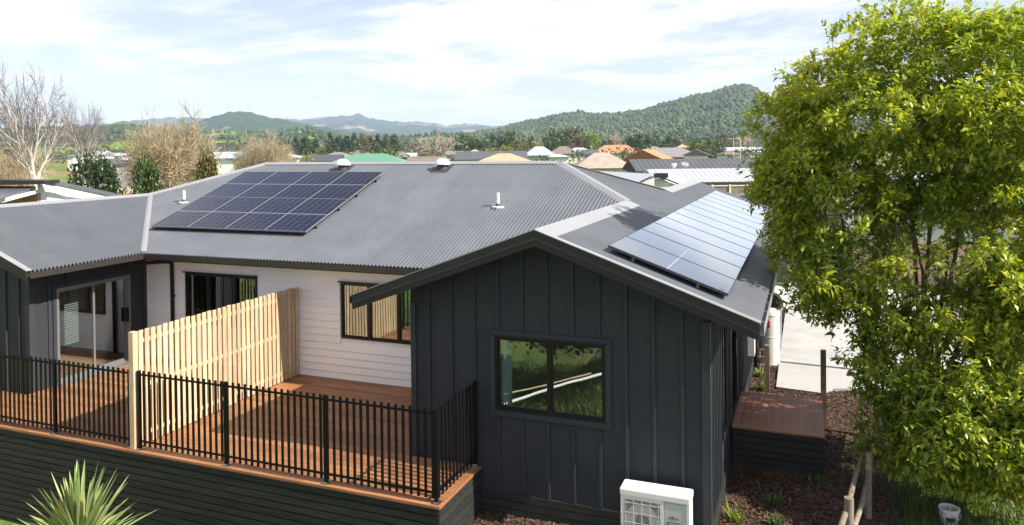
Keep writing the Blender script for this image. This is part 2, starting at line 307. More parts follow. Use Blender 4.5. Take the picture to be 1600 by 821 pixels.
MB().add([(XLR, YLF - OB, HR), (XLR, YV, HR), (XHL, YM, HM), (XLR, YB - YV, HR), (XLR, YB + OB, HR), (zl, YB + OB, ZE), (zl, YLF - OB, ZE)], [(0, 1, 2, 3, 4, 5, 6)]).build('roof_slope', 'roof', house)
for sx, xa, xe in ((1, XR, XER), (-1, XLR, XEL)):
    MB().add([(xa, YB - YV, HR), (xa, YB + OB, HR), (xe, YB + OB, ZE), (xe, YB - YE, ZE)], [(0, 1, 2, 3)]).build('roof_slope', 'roof', house)

def cap(name, a, b, d1, d2, w1, w2, lift=0.022, parent=roof, lip=0.0):   # folded flashing along a ridge, hip or valley
    a = Vector(a) + Vector((0, 0, lift)); b = Vector(b) + Vector((0, 0, lift)); d1 = Vector(d1).normalized() * w1; d2 = Vector(d2).normalized() * w2
    m = MB(); up = Vector((0, 0, 0.012))
    vs = [a + d1, a + up, a + d2, b + d1, b + up, b + d2]; th = Vector((0, 0, -0.012 - lip))
    vs += [v + th for v in vs]
    m.add(vs, [(0, 1, 4, 3), (1, 2, 5, 4), (6, 9, 10, 7), (7, 10, 11, 8), (0, 3, 9, 6), (2, 8, 11, 5), (0, 6, 7, 1), (1, 7, 8, 2), (3, 4, 10, 9), (4, 5, 11, 10)])
    return m.build(name, 'cap', parent)
cap('ridge_cap', (XHL, YM, HM), (XHR, YM, HM), (0, -1, -T), (0, 1, -T), 0.16, 0.16)
cap('ridge_cap', (XR, -OB - 0.02, HR), (XR, YV + 0.1, HR), (1, 0, -T), (-1, 0, -T), 0.30, 0.12)
cap('ridge_cap', (XR, YB - YV, HR), (XR, YB + OB, HR), (1, 0, -T), (-1, 0, -T), 0.26, 0.12)
cap('ridge_cap', (XLR, YLF - OB, HR), (XLR, YV + 0.05, HR), (1, 0, -T), (-1, 0, -T), 0.15, 0.15)
cap('hip_cap', (XHR, YM, HM), (XR, YV, HR), (-1, -1, -2 * T * 0.98), (1, 1, -0.02), 0.16, 0.12, lift=0.03)
cap('hip_cap', (XHR, YM, HM), (XR, YB - YV, HR), (1, -1, -0.02), (-1, 1, 0), 0.14, 0.12, lift=0.03)
cap('hip_cap', (XHL, YM, HM), (XLR, YV, HR), (1, -1, -2 * T * 0.9), (-1, 1, -0.02), 0.15, 0.12, lift=0.03)
# valley tray of the left wing
cap('valley_tray', (XEL, YE, ZE), (XLR, YV, HR), (1, 0.5, 0.26), (-1, -0.6, 0.36), 0.07, 0.07, lift=0.012)
# barges
def barge(xa, xl, xr_, y0, name='barge_board'):
    m = MB()
    for zo, zt, dy0, dy1 in ((0.015, -0.105, -0.03, 0.0), (-0.108, -0.215, -0.012, 0.022)):
        for xe in (xl, xr_):
            ze_ = HR - T * abs(xe - xa)
            poly = [(xa, y0 + dy0, HR + zo), (xe, y0 + dy0, ze_ + zo), (xe, y0 + dy0, ze_ + zt), (xa, y0 + dy0, HR + zt)]
            o = MB().prism(poly, (0, dy1 - dy0, 0)).build(name, 'trim', house)
    # pale top flashing over the barge
    for xe in (xl, xr_):
        ze_ = HR - T * abs(xe - xa); sg = 1 if xe > xa else -1
        poly = [(xa, y0 - 0.035, HR + 0.03), (xe + sg * 0.01, y0 - 0.035, ze_ + 0.03), (xe + sg * 0.01, y0 - 0.035, ze_ + 0.018), (xa, y0 - 0.035, HR + 0.018)]
        MB().prism(poly, (0, 0.13, 0)).build('barge_flashing', 'cap', house)
        poly = [(xa, y0 - 0.016, HR - 0.10), (xe, y0 - 0.016, ze_ - 0.10), (xe, y0 - 0.016, ze_ - 0.112), (xa, y0 - 0.016, HR - 0.112)]
        MB().prism(poly, (0, 0.004, 0)).build('barge_trim', 'cap', house)
        # sloping soffit between barge and wall
        poly = [(xa, y0 + 0.03, HR - 0.15), (xe, y0 + 0.03, ze_ - 0.15), (xe, y0 + 0.03, ze_ - 0.17), (xa, y0 + 0.03, HR - 0.17)]
        MB().prism(poly, (0, 0.62, 0)).build('soffit', 'trim', house)
barge(XR, XER - 0.04, XRE + 0.02, -OB)
barge(XLR, mir_x(XRE) - 0.04, XEL + 0.04, YLF - OB)
# gutters: U-shaped channels
def gutter(a, b, out, name='gutter', mat='gutter', w=1.0):
    a = Vector(a); b = Vector(b); o = Vector(out) * w; pr = [(0, 0), (0, -0.115), (0.125, -0.115), (0.125, 0.0), (0.117, 0.0), (0.117, -0.106), (0.008, -0.106), (0.008, 0)]
    poly = [a + o * p + Vector((0, 0, q)) for p, q in pr]; d = b - a; m = MB(); n = len(pr)
    m.add(poly + [p + d for p in poly], [(i, (i + 1) % n, n + (i + 1) % n, n + i) for i in range(n)] + [(0, 1, 6, 7), (1, 2, 5, 6), (2, 3, 4, 5), (n, n + 7, n + 6, n + 1), (n + 1, n + 6, n + 5, n + 2), (n + 2, n + 5, n + 4, n + 3)])
    return m.build(name, mat, house)
gutter((XEL + 0.02, YE, ZE - 0.03), (XER - 0.02, YE, ZE - 0.03), (0, -1, 0))
gutter((XRE, -OB, ZE - 0.03), (XRE, YB + OB, ZE - 0.03), (1, 0, 0), mat='cap', w=0.6)
gutter((XEL, YLF - OB, ZE - 0.03), (XEL, YE - 0.02, ZE - 0.03), (1, 0, 0))
gutter((XER, -OB + 0.04, ZE - 0.03), (XER, YE - 0.02, ZE - 0.03), (-1, 0, 0))
# gutter interior leaf-guard straps on the outer gutter
for k in range(14): boxpiece('gutter_strap', (XRE + 0.01, -0.3 + k * 0.66, ZE - 0.034), (XRE + 0.068, -0.275 + k * 0.66, ZE - 0.029), 'cap', house)
# fascia and soffits
MB().box((XEL - 0.1, YE + 0.001, ZE - 0.19), (XER + 0.1, YE + 0.03, ZE - 0.035)).build('fascia', 'trim', house)
MB().box((XRE - 0.03, -OB + 0.03, ZE - 0.19), (XRE - 0.001, YB + OB, ZE - 0.035)).build('fascia', 'trim', house)
MB().box((XEL - 0.03, YLF - OB + 0.03, ZE - 0.19), (XEL - 0.001, YE - 0.001, ZE - 0.035)).build('fascia', 'trim', house)
MB().box((XER + 0.001, -OB + 0.03, ZE - 0.19), (XER + 0.03, YE, ZE - 0.035)).build('fascia', 'trim', house)
MB().box((XLW, YE + 0.031, ZE - 0.16), (0.1, YW + 0.02, ZE - 0.145)).build('soffit', 'white', house)
MB().box((XRW - 0.05, -0.03, ZE - 0.16), (XRE - 0.031, YB, ZE - 0.145)).build('soffit', 'trim', house)
MB().box((XLW - 0.02, YLF, ZE - 0.16), (XEL - 0.031, YE + 0.03, ZE - 0.144)).build('soffit', 'trim', house)

# walls with openings (u along the wall, z up)
def wallgrid(name, u0, u1, z0, z1, holes, P, thick, mat, parent=house):
    us = sorted({u0, u1, *[h[0] for h in holes], *[h[1] for h in holes]}); zs = sorted({z0, z1, *[h[2] for h in holes], *[h[3] for h in holes]}); m = MB()
    for i in range(len(us) - 1):
        for j in range(len(zs) - 1):
            cu, cz = (us[i] + us[i + 1]) / 2, (zs[j] + zs[j + 1]) / 2
            if any(h[0] < cu < h[1] and h[2] < cz < h[3] for h in holes): continue
            m.box(P(us[i], 0, zs[j]), P(us[i + 1], thick, zs[j + 1]))
    return m.build(name, mat, parent)
Pw = lambda u, d, z: (u, YW + d, z)                 # d goes into the house
Pg = lambda u, d, z: (u, 0 + d, z)
Plg = lambda u, d, z: (u, YLF + d, z)
Pl = lambda u, d, z: (XLW - d, u, z)
Pr = lambda u, d, z: (XRW - d, u, z)
W1 = (-7.72, -5.63, 0.90, 2.09); W2 = (-3.38, -1.26, 0.89, 2.095); WG = (1.47, 3.22, 0.90, 2.05)
DL = (0.62, 2.50, 0.02, 2.05); SR1 = (1.78, 2.30, 0.25, 2.02); DR = (3.0, 4.3, 0.03, 2.02)
wallgrid('white_wall', XLW + 0.1, -0.1, -0.05, 2.5, [W1, W2], lambda u, d, z: (u, YW + 0.02 + d, z), 0.1, 'white')
wallgrid('gable_wall', 0, XRW, -0.72, 2.2, [WG], Pg, 0.1, 'char')
wallgrid('gable_wall', mir_x(XRW), XLW, -0.72, 2.2, [], Plg, 0.1, 'char')
for x0, x1, xa, y in ((0, XRW, XR, 0), (mir_x(XRW), XLW, XLR, YLF)):
    zt = lambda x: HR - T * abs(x - xa) - 0.16
    MB().prism([(x0, y, 2.2), (x1, y, 2.2), (x1, y, zt(x1)), (xa, y, zt(xa)), (x0, y, zt(x0))], (0, 0.1, 0)).build('gable_wall', 'char', house)
wallgrid('side_wall', YLF + 0.1, YW, -0.72, 2.5, [DL], Pl, 0.1, 'char')
wallgrid('side_wall', 0.1, YB - 0.1, -0.72, 2.5, [SR1, DR], Pr, 0.1, 'char')
wallgrid('side_wall', 0.1, YW + 0.1, -0.72, 2.5, [], lambda u, d, z: (0 + d, u, z), 0.1, 'char')
wallgrid('rear_wall', mir_x(XRW), XRW, -0.72, 2.5, [], lambda u, d, z: (u, YB - 0.1 + d, z), 0.1, 'white')
wallgrid('side_wall', YLF + 0.1, YB - 0.1, -0.72, 2.5, [], lambda u, d, z: (mir_x(XRW) + d, u, z), 0.1, 'char')
# interior
for nm, z0, z1, mt in (('interior_floor', -0.10, -0.055, 'innerfloor'), ('ceiling', 2.46, 2.48, 'inner')):
    for xa, xb, ya, yb in ((mir_x(XRW) + 0.11, XLW - 0.11, YLF + 0.12, YB - 0.2), (XLW - 0.109, 0.109, YW + 0.13, YB - 0.2), (0.11, XRW - 0.11, 0.12, YB - 0.2)):
        MB().box((xa, ya, z0), (xb, yb, z1)).build(nm, mt, house)
for a, b in (((mir_x(XRW) + 0.12, 5.8, -0.05), (XRW - 0.12, 5.9, 2.45)), ((XMID - 0.1, YW + 0.14, -0.05), (XMID + 0.1, 5.8, 2.45)), ((0.12, 3.2, -0.05), (XRW - 0.12, 3.3, 2.45)), ((-11.6, 0.3, -0.05), (-11.5, 5.8, 2.45)), ((XLW - 0.05, YW + 0.14, -0.05), (XLW + 0.05, 5.8, 2.45))):
    MB().box(a, b).build('partition', 'inner', house)

# weatherboards on the white wall, each a bevelled board
PITCHW = 0.156
def wboard(u0, u1, z):
    m = MB(); y = YW + 0.019
    m.prism([(u0, y, z), (u0, y - 0.034, z + 0.001), (u0, y - 0.034, z + 0.012), (u0, y - 0.006, z + PITCHW + 0.012), (u0, y, z + PITCHW + 0.012)], (u1 - u0, 0, 0)); return m.build('weatherboard', 'white', house)
for k in range(16):
    z = -0.012 + k * PITCHW; segs = [(XLW + 0.09, -0.02)]
    for h in (W1, W2):
        if z + PITCHW > h[2] - 0.05 and z < h[3] + 0.02:
            ns = []
            for a, b in segs:
                if b <= h[0] or a >= h[1]: ns.append((a, b))
                else:
                    if h[0] - 0.03 > a: ns.append((a, h[0] - 0.03))
                    if h[1] + 0.03 < b: ns.append((h[1] + 0.03, b))
            segs = ns
    for a, b in segs: wboard(a, b, z)
boxpiece('corner_board', (XLW + 0.002, YW - 0.012, -0.02), (XLW + 0.085, YW + 0.015, 2.49), 'white', house)

# battens
def battens(us, z0, ztop, P, holes, w=0.045, d=0.028):
    for u in us:
        segs = [(z0, ztop(u))]
        for h in holes:
            if h[0] - 0.12 < u < h[1] + 0.12: segs = [(z0, h[2] - 0.105), (h[3] + 0.105, ztop(u))]
        for a, b in segs:
            if b - a > 0.05: boxpiece('batten', P(u - w / 2, -d, a), P(u + w / 2, 0.002, b), 'batten', house)
gb = -0.354
battens([0.325 + 0.4 * k for k in range(11)], gb, lambda u: HR - T * abs(u - XR) - 0.165, Pg, [WG])
battens([-9.265 - 0.4 * k for k in range(11)], gb, lambda u: HR - T * abs(u - XLR) - 0.165, Plg, [])
battens([0.455 + 0.39 * k for k in range(6)], -0.02, lambda u: 2.48, Pl, [DL])
battens([0.22 + 0.2 * k for k in range(7)], gb, lambda u: 2.48, Pr, [])
battens([2.62, 4.62] + [4.62 + 0.3 * k for k in range(1, 34)], gb, lambda u: 2.48, Pr, [])
for P, u, s in ((Pg, 0.0, 1), (Pg, XRW, -1), (Plg, XLW, -1)):
    boxpiece('corner_board', P(u, -0.032, gb - 0.01), P(u + s * 0.09, 0.003, ZE - 0.16), 'batten', house)
boxpiece('corner_board', (XRW - 0.003, -0.031, gb - 0.01), (XRW + 0.03, 0.09, ZE - 0.16), 'batten', house)
boxpiece('corner_board', (XLW - 0.003, YLF - 0.031, -0.01), (XLW + 0.03, YLF + 0.09, ZE - 0.16), 'batten', house)
boxpiece('corner_board', (XLW - 0.003, YW - 0.10, -0.01), (XLW + 0.031, YW - 0.015, ZE - 0.16), 'batten', house)
for k in range(3):
    boxpiece('base_board', (0.02, -0.036, gb - 0.012 - 0.118 * (k + 1) + 0.012), (XRW + 0.032, 0.004, gb - 0.012 - 0.118 * k), 'slat', house)
    boxpiece('base_board', (XRW - 0.004, 0.006, gb - 0.012 - 0.118 * (k + 1) + 0.012), (XRW + 0.034, 2.95, gb - 0.012 - 0.118 * k), 'slat', house)
    boxpiece('base_board', (XRW - 0.004, 5.0, gb - 0.012 - 0.118 * (k + 1) + 0.012), (XRW + 0.034, YB, gb - 0.012 - 0.118 * k), 'slat', house)

# windows: trim mesh > sash, pane, curtain
def window(P, h, mull, label, trim=0.07, head=True, sash_mat='frame', proud=0.03, trims=True):
    u0, u1, z0, z1 = h; m = MB(); f = 0.042
    def ring(a0, a1, b0, b1, w, d0, d1):
        m.box(P(a0, d0, b0), P(a1, d1, b0 + w)); m.box(P(a0, d0, b1 - w), P(a1, d1, b1)); m.box(P(a0, d0, b0 + w), P(a0 + w, d1, b1 - w)); m.box(P(a1 - w, d0, b0 + w), P(a1, d1, b1 - w))
    if trims:
        ring(u0 - trim, u1 + trim, z0 - trim, z1 + trim, trim, -proud, 0.004); tr_ = m; m = MB()
    ring(u0, u1, z0, z1, f, -proud + 0.018, 0.09)
    if head: m.box(P(u0 - 0.05, -0.055, z1 + 0.0), P(u1 + 0.05, -0.002 - proud, z1 + 0.03))
    w = m.build('window', 'frame', house); w['label'] = label
    if trims: tr_.build('window_trim', 'batten', w)
    edges = [u0 + f] + list(mull) + [u1 - f]
    for i in range(len(edges) - 1):
        a, b = edges[i] + (0.025 if i else 0), edges[i + 1] - (0.025 if i < len(edges) - 2 else 0)
        m = MB(); s_ = 0.024; z0_, z1_ = z0 + f, z1 - f
        for q in (((a, z0_), (b, z0_ + s_)), ((a, z1_ - s_), (b, z1_)), ((a, z0_ + s_), (a + s_, z1_ - s_)), ((b - s_, z0_ + s_), (b, z1_ - s_))): m.box(P(q[0][0], 0.015, q[0][1]), P(q[1][0], 0.055, q[1][1]))
        m.build('sash', sash_mat, w)
        MB().box(P(a + s_, 0.030, z0_ + s_), P(b - s_, 0.034, z1_ - s_)).build('pane', 'glass', w)
    for x in mull: MB().box(P(x - 0.0245, 0.0, z0 + f), P(x + 0.0245, 0.075, z1 - f)).build('mullion', 'frame', w)
    return w
def curtain(P, w, u0, u1, z0, z1, d=0.16, folds=6, mat='curtain'):
    n = folds * 8; vs = []; 
    for i in range(n + 1):
        u = u0 + (u1 - u0) * i / n; dd = d + min(0.03, d * 0.12) * math.sin(i / 8 * 2 * math.pi) + 0.008 * math.sin(i * 1.7)
        vs += [P(u, dd, z0), P(u, dd, z1)]
    m = MB().add(vs, [(2 * i, 2 * i + 2, 2 * i + 3, 2 * i + 1) for i in range(n)]); return m.build('curtain', mat, w, smooth=True)
wg = window(Pg, WG, [2.35], 'two-pane gable window with a pale curtain at its edge', trim=0.085, head=False)
MB().box((WG[0] - 0.06, -0.045, WG[3] + 0.006), (WG[1] + 0.06, -0.031, WG[3] + 0.022)).build('head_flashing', 'trim', wg)
curtain(Pg, wg, 1.50, 1.71, 0.86, 2.08, d=0.08, folds=3)
wa = window(lambda u, d, z: (u, YW + d - 0.002, z), W1, [-7.05, -6.28], 'three-pane window above the timber screen', trims=False)
curtain(Pw, wa, -7.66, -7.45, 0.85, 2.06, folds=3); curtain(Pw, wa, -7.16, -6.85, 0.85, 2.06, folds=4); curtain(Pw, wa, -6.24, -5.70, 0.85, 2.06, folds=8)
wb = window(lambda u, d, z: (u, YW + d - 0.002, z), W2, [-2.69, -1.97], 'window that mirrors the timber screen', trims=False)
curtain(Pw, wb, -1.60, -1.30, 0.85, 2.06, folds=4)
# sliding door of the left wing
def slider(P, h, mid, label, handle_u, mat='silver'):
    u0, u1, z0, z1 = h; m = MB()
    m.box(P(u0 - 0.08, -0.03, z0), P(u0, 0.004, z1 + 0.08)); m.box(P(u1, -0.03, z0), P(u1 + 0.08, 0.004, z1 + 0.08)); m.box(P(u0, -0.03, z1), P(u1, 0.004, z1 + 0.08))
    d = m.build('door', 'batten', house); d['label'] = label
    m = MB(); f = 0.045
    m.box(P(u0, -0.02, z0), P(u1, 0.09, z0 + 0.03)); m.box(P(u0, -0.02, z1 - f), P(u1, 0.09, z1)); m.box(P(u0, -0.02, z0 + 0.03), P(u0 + f, 0.09, z1 - f)); m.box(P(u1 - f, -0.02, z0 + 0.03), P(u1, 0.09, z1 - f)); m.build('door_frame', mat, d)
    for a, b, o in ((u0 + f, mid + 0.03, 0.02), (mid - 0.03, u1 - f, 0.055)):
        m = MB(); s_ = 0.05; zz0, zz1 = z0 + 0.03, z1 - f
        for q in (((a, zz0), (b, zz0 + s_)), ((a, zz1 - s_), (b, zz1)), ((a, zz0 + s_), (a + s_, zz1 - s_)), ((b - s_, zz0 + s_), (b, zz1 - s_))): m.box(P(q[0][0], o, q[0][1]), P(q[1][0], o + 0.03, q[1][1]))
        m.build('door_sash', mat, d); MB().box(P(a + s_, o + 0.012, zz0 + s_), P(b - s_, o + 0.016, zz1 - s_)).build('pane', 'glass', d)
    MB().box(P(handle_u - 0.025, -0.03, 0.95), P(handle_u + 0.025, 0.05, 1.28)).build('handle', 'rail', d)
    return d
d1 = slider(Pl, DL, 1.55, 'sliding glass door with grey frame in the charcoal side wall', 2.42)
boxpiece('door_step', (XLW + 0.002, DL[0] - 0.05, 0.004), (XLW + 0.22, DL[1] + 0.05, 0.03), 'silver', house)
m = MB()
for k in range(26): m.bar(Pl(0.98, 0.22, 0.75 + k * 0.045), Pl(1.32, 0.22, 0.75 + k * 0.045), 0.03, 0.003, up=(0.5, 0, 1))
m.build('blind', 'blind', d1)
d2 = slider(Pr, DR, 3.65, 'glazed entry door beside the small step deck', 4.1, mat='frame')
w3 = window(Pr, SR1, [], 'narrow side window with dark frame', trim=0.06, head=False)
MB().box(Pr(2.34, -0.22, 1.86), Pr(2.54, -0.03, 2.1)).build('porch_light', 'rail', house)
# downpipes
def pipe(name, pts, r, mat, parent=house, n=10): return MB().tube(pts, r, n).build(name, mat, parent, smooth=True)
pipe('downpipe', [(-8.56, YE - 0.06, 2.52), (-8.56, YE - 0.06, 2.42), (-8.50, YE + 0.02, 2.36), (-8.2, YW - 0.16, 2.34), (-8.09, YW - 0.075, 2.32), (-8.085, YW - 0.06, 2.26), (-8.085, YW - 0.06, -0.02)], 0.042, 'rail')
MB().box((-8.14, YW - 0.07, 1.50), (-8.03, YW - 0.006, 1.53)).build('pipe_bracket', 'rail', house)
pipe('downpipe', [(XRE + 0.06, 8.9, 2.5), (XRE + 0.06, 8.9, 2.4), (XRW + 0.12, 8.9, 2.2), (XRW + 0.09, 8.9, 2.1), (XRW + 0.09, 8.9, GZ)], 0.05, 'rail')
# roof vents and pipes
M['pvc'] = principled('white_plastic', (0.8, 0.8, 0.78), rough=0.35); M['rubber'] = principled('grey_rubber', (0.05, 0.05, 0.055), rough=0.6); M['galv'] = principled('pale_flashing', (0.62, 0.63, 0.64), rough=0.4)
for x, y in ((-6.10, 7.12), (-3.0, 7.14)):
    z = zF(y); b = MB().lathe((x, y, z - 0.06), [(0.15, 0), (0.15, 0.06), (0.135, 0.12), (0.135, 0.20)], 20).build('roof_vent', 'rubber', house, smooth=True)
    MB().lathe((x, y, z + 0.10), [(0.20, 0), (0.215, 0.02), (0.20, 0.07), (0.16, 0.13), (0.10, 0.165), (0.03, 0.18)], 20).build('vent_cowl', 'pvc', b, smooth=True)
    MB().add([(x - 0.24, y - 0.25, zF(y - 0.25) + 0.015), (x + 0.24, y - 0.25, zF(y - 0.25) + 0.015), (x + 0.24, y + 0.25, zF(y + 0.25) + 0.015), (x - 0.24, y + 0.25, zF(y + 0.25) + 0.015)], [(0, 1, 2, 3)]).build('vent_flashing', 'rubber', b)
for x, y in ((-0.52, 4.97), (-9.64, 4.88)):
    z = zF(y); b = MB().tube([(x, y, z - 0.05), (x, y, z + 0.31)], 0.038, 12).build('vent_pipe', 'pvc', house, smooth=True)
    MB().lathe((x, y, z - 0.03), [(0.10, 0), (0.095, 0.03), (0.05, 0.07), (0.042, 0.10)], 14).build('pipe_boot', 'rubber', b, smooth=True)
    MB().lathe((x, y, z - 0.035), [(0.15, 0), (0.15, 0.035), (0.13, 0.045)], 14).build('pipe_flashing', 'galv', b)
# meter box on the far side wall
MB().box((XRW, 7.2, 0.12), (XRW + 0.16, 7.5, 0.62)).build('meter_box', 'pvc', house)
# roofing screws, rows of small dark dots
m = MB()
for y in (3.3, 4.25, 5.2, 6.1):
    for k in range(24):
        x = -4.0 + k * 0.344 + 0.17 * (y > 4.5)
        if YE + max(0, x - XER) + 0.1 < y < YM - max(0, x - XHR) - 0.2: m.box((x, y - 0.005, zF(y) + 0.010), (x + 0.011, y + 0.006, zF(y) + 0.020))
m.build('roof_screws', 'rubber', roof)['kind'] = 'stuff'

# ================================================================== SOLAR PANELS
def panelmat():
    m = bpy.data.materials.new('solar_cells'); m.use_nodes = True; t = m.node_tree; b = t.nodes['Principled BSDF']
    tcn = N(t, 'ShaderNodeTexCoord'); s = N(t, 'ShaderNodeSeparateXYZ'); t.links.new(tcn.outputs['Object'], s.inputs[0])
    def line(src, count, width, off=0.0):          # 1 on the grid lines
        a = N(t, 'ShaderNodeMath', operation='MULTIPLY_ADD', i_1=count, i_2=off); t.links.new(src, a.inputs[0])
        f = N(t, 'ShaderNodeMath', operation='FRACT'); t.links.new(a.outputs[0], f.inputs[0])
        d = N(t, 'ShaderNodeMath', operation='SUBTRACT', i_1=0.5); t.links.new(f.outputs[0], d.inputs[0]); ab = N(t, 'ShaderNodeMath', operation='ABSOLUTE'); t.links.new(d.outputs[0], ab.inputs[0])
        g = N(t, 'ShaderNodeMath', operation='GREATER_THAN', i_1=0.5 - width); t.links.new(ab.outputs[0], g.inputs[0]); return g.outputs[0]
    lx = line(s.outputs[0], 6 / 1.123, 0.012); ly = line(s.outputs[1], 11 / 1.756, 0.012)
    dm = N(t, 'ShaderNodeMath', operation='SUBTRACT', i_1=0.878); t.links.new(s.outputs[1], dm.inputs[0]); am = N(t, 'ShaderNodeMath', operation='ABSOLUTE'); t.links.new(dm.outputs[0], am.inputs[0]); lm = N(t, 'ShaderNodeMath', operation='LESS_THAN', i_1=0.011); t.links.new(am.outputs[0], lm.inputs[0])
    mx1 = N(t, 'ShaderNodeMath', operation='MAXIMUM'); t.links.new(lx, mx1.inputs[0]); t.links.new(lm.outputs[0], mx1.inputs[1])
    h = N(t, 'ShaderNodeMath', operation='MULTIPLY', i_1=0.4); t.links.new(ly, h.inputs[0]); mx2 = N(t, 'ShaderNodeMath', operation='MAXIMUM'); t.links.new(mx1.outputs[0], mx2.inputs[0]); t.links.new(h.outputs[0], mx2.inputs[1])
    oi = N(t, 'ShaderNodeObjectInfo'); mr = N(t, 'ShaderNodeMapRange'); mr.inputs[3].default_value = 0.75; mr.inputs[4].default_value = 1.3; t.links.new(oi.outputs['Random'], mr.inputs[0])
    vs = N(t, 'ShaderNodeVectorMath', operation='SCALE'); vs.inputs[0].default_value = (0.006, 0.008, 0.022); t.links.new(mr.outputs[0], vs.inputs['Scale'])
    mi = N(t, 'ShaderNodeMix', data_type='RGBA'); mi.inputs[7].default_value = (0.26, 0.27, 0.30, 1); t.links.new(mx2.outputs[0], mi.inputs[0]); t.links.new(vs.outputs[0], mi.inputs[6]); t.links.new(mi.outputs[2], b.inputs['Base Color'])
    b.inputs['Roughness'].default_value = 0.5; b.inputs['Specular IOR Level'].default_value = 0.0
    # anti-reflective glass: little reflection from above, strong at grazing angles
    gl = N(t, 'ShaderNodeBsdfGlossy'); gl.inputs['Roughness'].default_value = 0.09; gl.inputs[0].default_value = (0.96, 0.98, 1, 1)
    lw = N(t, 'ShaderNodeLayerWeight', i_Blend=0.5); pw = N(t, 'ShaderNodeMath', operation='POWER', i_1=8.0); t.links.new(lw.outputs['Facing'], pw.inputs[0])
    ma = N(t, 'ShaderNodeMath', operation='MULTIPLY_ADD', i_1=3.2, i_2=0.02, use_clamp=True); t.links.new(pw.outputs[0], ma.inputs[0])
    ms = N(t, 'ShaderNodeMixShader'); t.links.new(ma.outputs[0], ms.inputs[0]); t.links.new(b.outputs[0], ms.inputs[1]); t.links.new(gl.outputs[0], ms.inputs[2]); t.links.new(ms.outputs[0], t.nodes['Material Output'].inputs[0])
    return m
M['cells'] = panelmat(); M['pframe'] = principled('panel_frame', (0.30, 0.30, 0.32), rough=0.35, metal=0.5)
PWD, PLN = 1.142, 1.775
def make_frame():
    m = MB(); f = 0.009; h = 0.035
    m.box((0, 0, 0), (PWD, f, h)); m.box((0, PLN - f, 0), (PWD, PLN, h)); m.box((0, f, 0), (f, PLN - f, h)); m.box((PWD - f, f, 0), (PWD, PLN - f, h)); return m.mesh('panel_frame')
fr_me = make_frame(); fr_me.materials.append(M['pframe']); fb_me = fr_me.copy(); fb_me.materials[0] = M['rubber']
gl_me = MB().box((0.0, 0.0, 0.0), (PWD - 0.019, PLN - 0.019, 0.003)).mesh('panel_glass'); gl_me.materials.append(M['cells'])
rl_me = MB().box((-0.01, 0, -0.075), (PWD + 0.01, 0.04, -0.004)).mesh('mounting_rail'); rl_me.materials.append(M['rubber'])
def solar_panel(origin, ux, uy, label, group, frame=None):
    ux = Vector(ux).normalized(); uy = Vector(uy).normalized(); uz = ux.cross(uy)
    o = bpy.data.objects.new('solar_panel', None); col.objects.link(o); o.matrix_world = Matrix(((ux.x, uy.x, uz.x, origin[0]), (ux.y, uy.y, uz.y, origin[1]), (ux.z, uy.z, uz.z, origin[2]), (0, 0, 0, 1)))
    tag(o, label, 'solar panel', group)
    for nm, me, loc in (('frame', frame or fr_me, (0, 0, 0)), ('glass', gl_me, (0.0095, 0.0095, 0.029)), ('mounting_rail', rl_me, (0, 0.38, 0)), ('mounting_rail', rl_me, (0, 1.34, 0))):
        c = bpy.data.objects.new(nm, me); col.objects.link(c); c.parent = o; c.location = loc
ordn = ['first', 'second', 'third', 'fourth', 'fifth', 'sixth', 'seventh', 'eighth', 'ninth', 'tenth', 'eleventh', 'last']
upF = Vector((0, 1, T)).normalized(); nF = Vector((0, -T, 1)).normalized()
for r in range(2):
    for c in range(4):
        y0 = 3.30 + r * 1.79 * upF.y; x0 = -9.085 + c * 1.153
        o = Vector((x0, y0, zF(y0))) + nF * 0.085
        solar_panel(o, (1, 0, 0), upF, f'dark blue solar panel, {"leftmost" if c == 0 else ordn[c] + " from left" if c < 3 else "rightmost"} in the {"upper" if r else "lower"} row of the eight', 'dark solar panels on the front slope')
dnR = Vector((1, 0, -T)).normalized(); nR = Vector((T, 0, 1)).normalized()
for c in range(12):
    y1 = -0.09 + c * 1.148; x0 = 3.262
    o = Vector((x0, y1 + PWD, zR(x0))) + nR * 0.085
    solar_panel(o, (0, -1, 0), dnR, f'sky-reflecting solar panel, {"nearest the gable" if c == 0 else ordn[c] + " from the gable"} in the single-row array', 'pale solar panels on the side slope', fb_me)

# ================================================================== GROUND AND YARD
def sstep(a, b, x):
    t_ = min(1, max(0, (x - a) / (b - a))); return t_ * t_ * (3 - 2 * t_)
def ground_z(x, y):
    z = -0.78
    z -= 1.45 * sstep(0.2, -2.6, y) * sstep(2.2, -1.0, x) * sstep(-30, -14, x)       # falls away in front of the deck
    z += 0.5 * sstep(-9, -16, y) * sstep(-3, 2, x)
    d = math.hypot(x, y); z -= 0.35 * sstep(20, 120, d)
    if d > 25: z += 0.25 * noise.noise((x * 0.02, y * 0.02, 0)) * sstep(25, 80, d)
    return z
def axis():
    a = [i * 0.5 for i in range(-40, 61)]
    g = 30.5
    st = 1.0
    while g < 8600: a.append(g); st *= 1.12; g += st
    g = -20.5; st = 1.0
    while g > -8600: a.append(g); st *= 1.12; g -= st
    return sorted(a)
ax = axis(); n = len(ax); vs = [(x, y, ground_z(x, y)) for y in ax for x in ax]
fs = [(j * n + i, j * n + i + 1, (j + 1) * n + i + 1, (j + 1) * n + i) for j in range(n - 1) for i in range(n - 1)]
